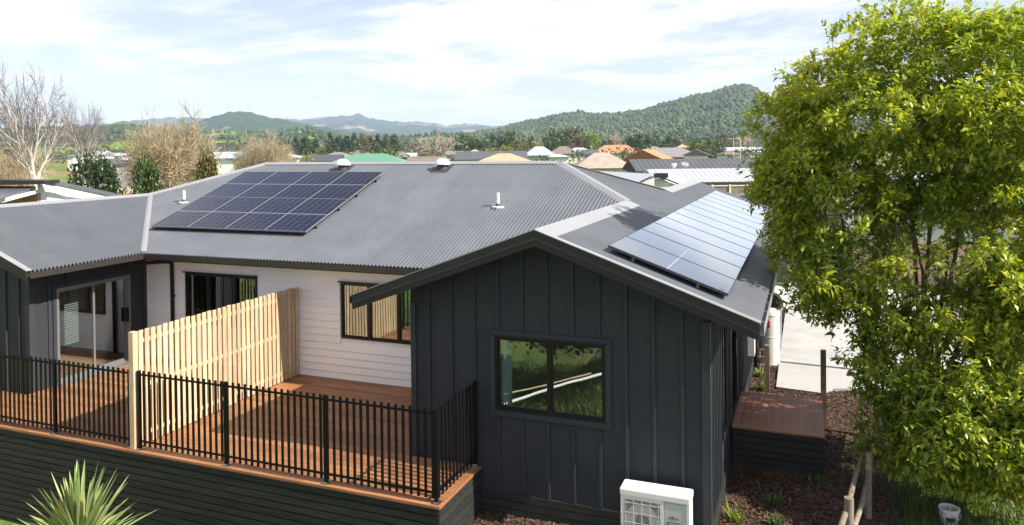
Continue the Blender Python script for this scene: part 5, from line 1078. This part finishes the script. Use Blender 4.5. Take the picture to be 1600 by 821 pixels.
H('grey roofed house beyond the brown roof', 905, 277, 42, 231.5, 238, 6, 'metal_blue', 'wall_white')
H('low pale roofed house left of the dark low gable', 452, 190, 44, 241.5, 247, 7, 'metal_blue', 'wall_cream', group='packed roofs of the town')
H('brown tiled house above the green roof', 560, 260, 36, 235.5, 241, 7, 'tile_brown', 'wall_cream', group='packed roofs of the town')
H('white walled house beside the grey leafless tree', 712, 250, 30, 237, 242, 7, 'tile_grey', 'wall_white', hip=False, wins=((-1.5, 0.8, 1.2, 1.0, 'f'), (1.5, 0.8, 1.2, 1.0, 'f')), group='packed roofs of the town')
H('small cream house above the dark slate roof', 742, 280, 26, 234.5, 239.5, 7, 'tile_salmon', 'wall_cream', group='packed roofs of the town')
H('white house with charcoal roof below the lime green tree', 918, 210, 34, 235, 241.5, 7, 'tile_dark', 'wall_white', hip=False, wins=((-1.2, 0.8, 1.2, 1.0, 'f'), (1.4, 0.8, 1.2, 1.0, 'f')), group='packed roofs of the town')
H('grey roofed house behind the orange and cream gable', 1022, 260, 40, 229.5, 236, 7, 'tile_grey', 'wall_white', group='packed roofs of the town')
H('white flat-roofed building beyond the lamp posts', 1190, 230, 44, 233, 238, 8, 'metal_pale', 'wall_white', hip=False, wins=((-2, 0.8, 1.6, 1.0, 'f'), (1.5, 0.8, 1.6, 1.0, 'f')), group='packed roofs of the town')
H('dull red roofed house right of the clipped tree', 1138, 200, 30, 236.5, 242.5, 7, 'tile_brown', 'wall_white', group='packed roofs of the town')
# long neighbouring house: dark ribbed roof above a pale one
H('long neighbouring house with dark ribbed roof', 1150, 84, 336, 249.5, 264.5, 9, 'tile_dark', 'wall_grey', hip=False, ribs=0.55)
H('long pale metal lean-to roof in front of the dark ribbed roof', 1165, 74, 310, 265.5, 281.5, 9, 'metal_pale', 'wall_grey', hip=False, ribs=0.5, wins=((-7.5, 0.3, 0.8, 1.7, 'f'), (-2.0, 0.5, 1.6, 1.1, 'f')))
# satellite dish and aerial on that roof
g = at(1053, 78); z = zat(1053, 263, 78); tag(MB().tube([(g.x, g.y, z - 1.0), (g.x, g.y, z + 0.1)], 0.03, 6).lathe((g.x, g.y, z), [(0.08, 0), (0.26, 0.25), (0.30, 0.45), (0.1, 0.5)], 12).build('roof_antenna', 'pvc'), 'small white dish on a stalk in front of the dark ribbed roof', 'dish')
g = at(1070, 78); z = zat(1070, 258, 78); tag(MB().tube([(g.x, g.y, z - 1.0), (g.x, g.y, z + 0.1)], 0.03, 6).box((g.x - 0.32, g.y - 0.05, z - 0.05), (g.x + 0.05, g.y + 0.05, z + 0.30)).box((g.x + 0.08, g.y - 0.05, z - 0.15), (g.x + 0.35, g.y + 0.05, z + 0.22)).build('roof_antenna', 'pvc'), 'pair of white antenna boxes on a stalk in front of the dark ribbed roof', 'antenna')
# white neighbouring unit behind the rear wing
def rearunit():
    t = thing('neighbour_unit', 'white-walled unit with pale roof and dark ridge end behind the rear wing', 'house', at(1010, 34, -0.8)); A = at(1034, 34)
    P = lambda px, py, d: (at(px, d).x, at(px, d).y, zat(px, py, d))
    q = MB()
    q.add([P(905, 266, 44), P(1024, 272, 34), P(985, 291, 33), P(860, 281, 43)], [(0, 1, 2, 3)]); q.add([Vector(v) - Vector((0, 0, 0.12)) for v in q.v], [(3, 2, 1, 0)]); q.build('roof', 'metal_pale', t, fix=False)
    q = MB(); q.add([P(1024, 272, 34), P(1044, 270, 34.5), P(1100, 292, 37), P(1085, 297, 34.5)], [(0, 1, 2, 3)]); q.add([Vector(v) - Vector((0, 0, 0.12)) for v in q.v], [(3, 2, 1, 0)]); q.build('roof', 'metal_blue', t, fix=False)
    q = MB(); a, b, c_, d_ = Vector(P(1024, 271, 33.9)), Vector(P(1044, 271, 33.9)), Vector(P(1044, 278, 33.9)), Vector(P(1023, 278.5, 33.9)); q.prism([a, b, c_, d_], (fwd0 * 0.4)); q.build('ridge_end', 'trim', t)
    q = MB(); q.prism([P(1024, 279, 34.3), P(1043, 279, 34.3), P(1043, 330, 34.3), P(1024, 330, 34.3)], fwd0 * 0.3); q.build('wall', 'wall_white', t)
    q = MB(); q.prism([P(1044, 279, 35.2), P(1072, 291, 35.2), P(1072, 330, 35.2), P(1044, 330, 35.2)], fwd0 * 0.25); q.prism([P(985, 293, 35.0), P(1023.5, 279, 35.0), P(1023.5, 330, 35.0), P(985, 330, 35.0)], fwd0 * 0.25); q.build('gable_wall', 'wall_white', t)
rearunit()
# paling fence with pale posts in front of the long house
pf = thing('rear_fence', 'weathered paling fence with pale posts behind the solar array', 'fence', at(1150, 62, -0.9))
a = at(1085, 62); b = at(1330, 62); d = (b - a); L = d.length; d.normalize(); n_ = int(L / 0.22); zt = zat(1150, 289, 62); zb_ = -1.1
pm = MB().box((-0.1, -0.012, 0), (0.1, 0.012, 1)).mesh('paling'); pm.materials.append(M['log'])
for i in range(n_): p = a + d * (i * 0.22); piece('paling', pm, (p.x, p.y, zb_), pf, rot=(0, 0, FR), scale=(1, 1, zt - zb_ - 0.02 * (i * 7 % 5)))
pp = MB().box((-0.07, -0.12, 0), (0.07, -0.013, 1)).mesh('fence_post'); pp.materials.append(M['wall_cream'])
for i in range(int(L / 1.45) + 1): p = a + d * (i * 1.45); piece('fence_post', pp, (p.x, p.y, zb_), pf, rot=(0, 0, FR), scale=(1, 1, zt - zb_ + 0.04))
for z in (zt - 0.12, zt - 1.0): p = a + d * (L / 2); o = MB().box((-L / 2, -0.07, 0), (L / 2, -0.0125, 0.10)).build('fence_rail', 'wall_cream', None); o.location = (p.x, p.y, z); o.rotation_euler = (0, 0, FR); attach(o, pf)
# garden shed with ribbed wall
def shed():
    t = thing('garden_shed', 'grey garden shed with ribbed wall and lean roof past the array', 'shed', (8.0, 27.0, -0.8))
    g = at(1186, 33); ro = FR + R(-28)
    def place(o): o.location = (g.x, g.y, 0); o.rotation_euler = (0, 0, ro); attach(o, t)
    x0, x1, y0, y1 = -0.2, 3.6, -1.5, 3; zl, zh = zat(1160, 308, 33), zat(1225, 286, 33)
    place(MB().prism([(x0, y0, -0.8), (x1, y0, -0.8), (x1, y0, zh - 0.05), (x0, y0, zl - 0.02)], (0, y1 - y0, 0)).build('wall', 'wall_grey', None))
    place(MB().prism([(x0 - 0.8, y0 - 0.25, zl - 0.12), (x1 + 0.2, y0 - 0.25, zh + 0.02), (x1 + 0.2, y0 - 0.25, zh + 0.22), (x0 - 0.8, y0 - 0.25, zl + 0.06)], (0, y1 - y0 + 0.5, 0)).build('roof', 'roof', None))
    place(MB().prism([(x0 - 1.9, y0 + 0.2, zl - 0.42), (x0 - 0.5, y0 + 0.2, zl - 0.02), (x0 - 0.5, y0 + 0.2, zl + 0.05), (x0 - 1.9, y0 + 0.2, zl - 0.35)], (0, y1 - y0, 0)).build('porch_roof', 'metal_pale', None))
    for i in range(22): place(MB().box((x0 + 0.08 + i * 0.165, y0 - 0.03, -0.8), (x0 + 0.13 + i * 0.165, y0 - 0.001, zl + (zh - zl) * (i * 0.165) / 3.8 - 0.06)).build('wall_rib', 'tile_grey', None))
shed()
# boundary fence behind the driveway
bf = thing('boundary_fence', 'tall tan timber paling fence along the back of the driveway', 'fence', (12, 22.4, GZ))
M['tanpale'] = principled('tan_paling', (0.40, 0.29, 0.20), rough=0.8, var=0.25, var_scale=2, stretch=(5, 5, 0.6), per_obj=0.18, dirt=(0.30, 0.14, 0.08), dirt_scale=0.8, dirt_amt=0.35)
for i in range(112): boxpiece('paling', (5.2 + i * 0.152, 22.35, GZ), (5.2 + i * 0.152 + 0.146, 22.375 + 0.012 * (i % 2), 1.10 + 0.012 * (i * 5 % 3)), 'tanpale', bf)
for z in (-0.3, 0.75): boxpiece('rail', (5.2, 22.40, z), (22.2, 22.45, z + 0.09), 'tanpale', bf)
sheet('garden_strip', fr(5.3, 16, 10), fr(21.62, 22.34, 3), lambda x, y: GZ + 0.05, 'soil')
# house behind the driveway fence, seen through the tree
far_house('pale house with ribbed grey roof behind the driveway fence', (15.2, 31.5, -0.8), 0.0, 18.5, 8.5, 2.55, 4.2, 'metal_blue', 'wall_white', True, ((-5.5, 0.9, 1.6, 1.1, 'f'), (-2.0, 0.0, 0.9, 2.0, 'f'), (2.2, 0.9, 1.8, 1.1, 'f')), ribs=0.3)
far_house('second pale house further along behind the driveway fence', (34.0, 36, -0.8), 0.2, 14, 9, 2.55, 4.3, 'tile_grey', 'wall_white', True, ((-3, 0.9, 1.6, 1.1, 'f'), (2, 0.9, 1.8, 1.1, 'f')))
# white neighbouring gable at the left edge
def leftunit():
    P = lambda px, py, d: Vector((at(px, d).x, at(px, d).y, zat(px, py, d)))
    t = thing('neighbour_unit', 'white gabled unit with dark roof edge at the left edge behind the left wing', 'house', at(60, 29, -0.8))
    D = 29.0
    MB().prism([P(58, 287, D), P(72, 287.4, D + 0.7), P(172, 307.5, D + 5), P(172, 350, D + 5), P(58, 360, D)], fwd0 * 0.3).build('gable_wall', 'wall_white', t)
    MB().prism([P(-60, 280.5, D - 0.7), P(70, 282.5, D - 0.7), P(70, 288, D - 0.7), P(-60, 290.5, D - 0.7)], fwd0 * 0.9).build('roof', 'trim', t)
    MB().prism([P(70.3, 282.5, D - 0.3), P(178, 305, D + 4.6), P(178, 308, D + 4.6), P(70.3, 286.5, D - 0.3)], fwd0 * 0.5).build('roof', 'roof', t)
    MB().prism([P(70, 286.7, D - 0.28), P(172, 307.6, D + 4.4), P(172, 309.3, D + 4.4), P(70, 289, D - 0.28)], fwd0 * 0.2).build('barge_board', 'wall_white', t)
    # lower porch roof in front
    a, b, c_, d_ = P(-60, 291, D - 0.1), P(55, 291, D - 0.1), P(-10, 314, D - 3.2), P(-120, 316, D - 3.2)
    MB().prism([a, b, c_, d_], (0, 0, -0.14)).build('porch_roof', 'roof', t)
    MB().prism([P(57, 297, D - 0.3), P(57, 301.5, D - 0.3), P(-20, 322, D - 3.3), P(-20, 315, D - 3.3)], right0 * 0.08).build('barge_board', 'wall_white', t)
    MB().prism([P(57.5, 301, D - 0.05), P(57.5, 330, D - 0.05), P(-40, 340, D - 0.05), P(-40, 325, D - 0.05)], fwd0 * 0.2).build('porch_wall', 'wall_brick', t)
leftunit()
# far farm sheds and lamp posts
H('white farm shed in the far green field at left', 160, 240, 20, 237, 243, 8, 'metal_pale', 'wall_white', hip=False, group='farm sheds')
H('second low white farm shed right of the first', 193, 250, 22, 240, 244, 8, 'metal_pale', 'wall_white', hip=False, group='farm sheds')
H('small pale green farm shed left of the white ones', 118, 260, 12, 242, 245, 6, 'metal_green', 'wall_white', hip=False, group='farm sheds')
H('dark low house roof in front of the farm sheds', 172, 95, 56, 249.5, 256, 8, 'tile_dark', 'wall_grey', group='farm sheds')
for px, lab in ((1146, 'slim lamp post beyond the round tree'), (1157, 'second slim lamp post nearer the hill foot')):
    g = at(px, 170); z = zat(px, 218, 170); tag(MB().tube([(g.x, g.y, -1.2), (g.x, g.y, z), (g.x - 0.3, g.y, z + 0.15), (g.x - 1.0, g.y, z + 0.2)], 0.07, 6).box((g.x - 1.5, g.y - 0.1, z + 0.15), (g.x - 0.9, g.y + 0.1, z + 0.25)).build('lamp_post', 'galv'), lab, 'lamp post', 'street lamps')

# ================================================================== HILLS
def hillmat(name, c1, c2, c3, s1, s2, patch):
    m = bpy.data.materials.new(name); m.use_nodes = True; t = m.node_tree; b = t.nodes['Principled BSDF']; b.inputs['Roughness'].default_value = 1.0; b.inputs['Specular IOR Level'].default_value = 0.0
    g = N(t, 'ShaderNodeNewGeometry'); a = N(t, 'ShaderNodeTexNoise', i_Scale=s1, i_Detail=6.0, i_Roughness=0.7); t.links.new(g.outputs['Position'], a.inputs['Vector']); r = N(t, 'ShaderNodeValToRGB'); e = r.color_ramp.elements
    e[0].position = 0.38; e[0].color = (*c1, 1); e[1].position = 0.66; e[1].color = (*c2, 1); t.links.new(a.outputs[0], r.inputs[0])
    q = N(t, 'ShaderNodeTexNoise', i_Scale=s2, i_Detail=5.0, i_Roughness=0.6); t.links.new(g.outputs['Position'], q.inputs['Vector']); k = N(t, 'ShaderNodeMapRange'); k.inputs[1].default_value = patch; k.inputs[2].default_value = patch + 0.03; t.links.new(q.outputs[0], k.inputs[0])
    mi = N(t, 'ShaderNodeMix', data_type='RGBA'); mi.inputs[7].default_value = (*c3, 1); t.links.new(k.outputs[0], mi.inputs[0]); t.links.new(r.outputs[0], mi.inputs[6]); t.links.new(mi.outputs[2], b.inputs['Base Color']); return m
M['hill_wood'] = hillmat('hill_wood', (0.022, 0.045, 0.018), (0.065, 0.09, 0.032), (0.16, 0.16, 0.06), 0.03, 0.004, 0.66)
M['hill_mid'] = hillmat('hill_mid', (0.022, 0.045, 0.020), (0.05, 0.075, 0.03), (0.15, 0.22, 0.05), 0.012, 0.0022, 0.60)
M['hill_far'] = hillmat('hill_far', (0.03, 0.045, 0.03), (0.06, 0.075, 0.045), (0.26, 0.20, 0.15), 0.006, 0.0016, 0.585)
M['hill_green'] = hillmat('hill_green', (0.035, 0.055, 0.025), (0.10, 0.10, 0.05), (0.17, 0.25, 0.05), 0.02, 0.006, 0.555)
def hill(name, sil, D, W_, mat, amp, seed, rows=26, step=3.0, foot=-1.5):
    xs = np.arange(sil[0][0], sil[-1][0] + 0.1, step); ys = np.interp(xs, [p[0] for p in sil], [p[1] for p in sil]); V = []; nr = rows + 8; grid = {}
    for i, (px, py) in enumerate(zip(xs, ys)):
        zc = zat(px, py, D)
        for j in range(nr + 1):
            s = j / rows; dep = D - W_ * (1 - s); g = at(px, dep); prof = s ** 0.85 if s <= 1 else max(0, 1 - (s - 1) * 2.2)
            gul = noise.fractal(Vector((g.x / (D * 0.10), g.y / (D * 0.10), seed)), 1.0, 2.0, 4); rough_ = noise.fractal(Vector((g.x / (D * 0.012), g.y / (D * 0.012), seed + 7)), 1.0, 2.0, 4)
            z = foot + (zc - foot) * prof * (1 + 0.22 * gul * (1 - prof) * 1.6) + amp * rough_ * min(1, s * 3)
            V.append((g.x, g.y, z))
    n_ = nr + 1; F = [(i * n_ + j, i * n_ + n_ + j, i * n_ + n_ + j + 1, i * n_ + j + 1) for i in range(len(xs) - 1) for j in range(nr)]
    o = obj(name, npmesh(name, V, F), mat, fix=False, smooth=True); tag(o, kind='structure'); return np.array(V), n_
hill('far_hills', [(-160, 196), (-40, 200), (60, 199), (120, 196), (170, 193), (240, 186), (300, 184), (360, 186), (430, 185), (470, 187), (500, 184), (530, 182), (548, 181), (556, 178.5), (562, 178), (572, 183), (590, 187), (620, 191), (650, 191.5), (680, 193), (700, 197), (730, 194), (745, 194), (770, 198), (800, 195), (820, 189), (838, 187), (860, 190), (900, 196), (985, 178), (1010, 174), (1100, 190), (1300, 200), (1500, 190), (1700, 196)], 6200, 2600, 'hill_far', 14, 2.0, rows=30)
hill('mid_hills', [(250, 206), (285, 196), (310, 189), (340, 181), (358, 176.5), (375, 174.5), (395, 176), (410, 180), (425, 184), (450, 188), (480, 194), (520, 201), (560, 207), (620, 212)], 3300, 1100, 'hill_mid', 7, 4.0)
LV, ln_ = hill('low_hills', [(-160, 205), (-30, 208), (40, 203), (100, 200), (150, 199), (172, 196), (180, 191), (198, 190), (212, 195), (260, 203), (320, 208), (380, 206), (430, 206), (470, 202), (485, 201), (500, 204), (530, 211), (600, 214), (680, 210), (760, 211), (840, 214)], 1500, 800, 'hill_green', 2.5, 9.0)
HV, hn = hill('forest_hill', [(690, 216), (740, 210), (780, 204), (820, 193), (850, 186), (880, 180), (905, 176.5), (930, 180), (960, 179), (985, 177), (1010, 172), (1040, 163.5), (1065, 157), (1090, 151), (1110, 147.5), (1125, 142), (1140, 137), (1155, 134.5), (1168, 134.5), (1185, 141), (1210, 158), (1260, 178), (1320, 190), (1420, 196), (1560, 188), (1720, 178)], 1750, 800, 'hill_wood', 3.0, 6.0, rows=30)
# forest on that hill: thousands of crowns in one mass
def forest(HV, hn, name, count, hmin, hmax, mat, label, seed, maxrow, gap=None):
    rgn = np.random.default_rng(seed); bmi = bmesh.new(); bmesh.ops.create_icosphere(bmi, subdivisions=1, radius=0.5); sv = np.array([v.co[:] for v in bmi.verts]); sf = np.array([[v.index for v in f.verts] for f in bmi.faces]); bmi.free()
    ncol = len(HV) // hn; G = HV.reshape(ncol, hn, 3); i = rgn.integers(0, ncol - 1, count); j = rgn.integers(2, maxrow, count); u = rgn.random(count)[:, None]; v = rgn.random(count)[:, None]
    P = G[i, j] * (1 - u) * (1 - v) + G[i + 1, j] * u * (1 - v) + G[i, j + 1] * (1 - u) * v + G[i + 1, j + 1] * u * v
    if gap is not None:
        keep = np.array([noise.noise(Vector((p[0] * 0.006, p[1] * 0.006, 4))) > gap for p in P]); P = P[keep]; count = len(P)
    h = rgn.uniform(hmin, hmax, count) * (0.75 + 0.5 * rgn.random(count) ** 3); w = h * rgn.uniform(0.55, 0.95, count)
    V = sv[None] * (1 + rgn.normal(0, 0.16, (count, len(sv), 1))); V = V * np.stack([w, w, h], 1)[:, None, :] + P[:, None, :] + np.array((0, 0, 0.3)) * h[:, None, None]
    F = (sf[None] + (np.arange(count) * len(sv))[:, None, None]).reshape(-1, 3)
    return tag(obj(name, npmesh(name, V.reshape(-1, 3), F), mat, fix=False), label, 'forest', kind='stuff')
M['forest'] = leafmat('forest_crown', (0.014, 0.036, 0.016), (0.070, 0.100, 0.036), (0.14, 0.15, 0.055), trans=0.0, rough=0.9, noise_scale=0.02)
forest(LV, ln_, 'low_hill_trees', 2600, 6, 12, 'forest', 'scattered tree clumps over the low green hills', 5, 28, 0.16)
forest(HV, hn, 'hill_forest', 32000, 4.5, 10, 'forest', 'dense native forest covering the steep hill', 3, 31)

# ================================================================== HAZE
M['haze'] = bpy.data.materials.new('haze'); M['haze'].use_nodes = True; t = M['haze'].node_tree; t.nodes.remove(t.nodes['Principled BSDF'])
pv = N(t, 'ShaderNodeVolumePrincipled'); pv.inputs['Color'].default_value = (0.62, 0.79, 1.0, 1); pv.inputs['Density'].default_value = 0.00012; pv.inputs['Anisotropy'].default_value = 0.0
t.links.new(pv.outputs[0], t.nodes['Material Output'].inputs['Volume'])
tag(MB().box((-9200, -9200, -8), (9200, 9200, 330)).build('haze', 'haze'), 'thin blue haze over the distant hills', 'haze', kind='stuff')
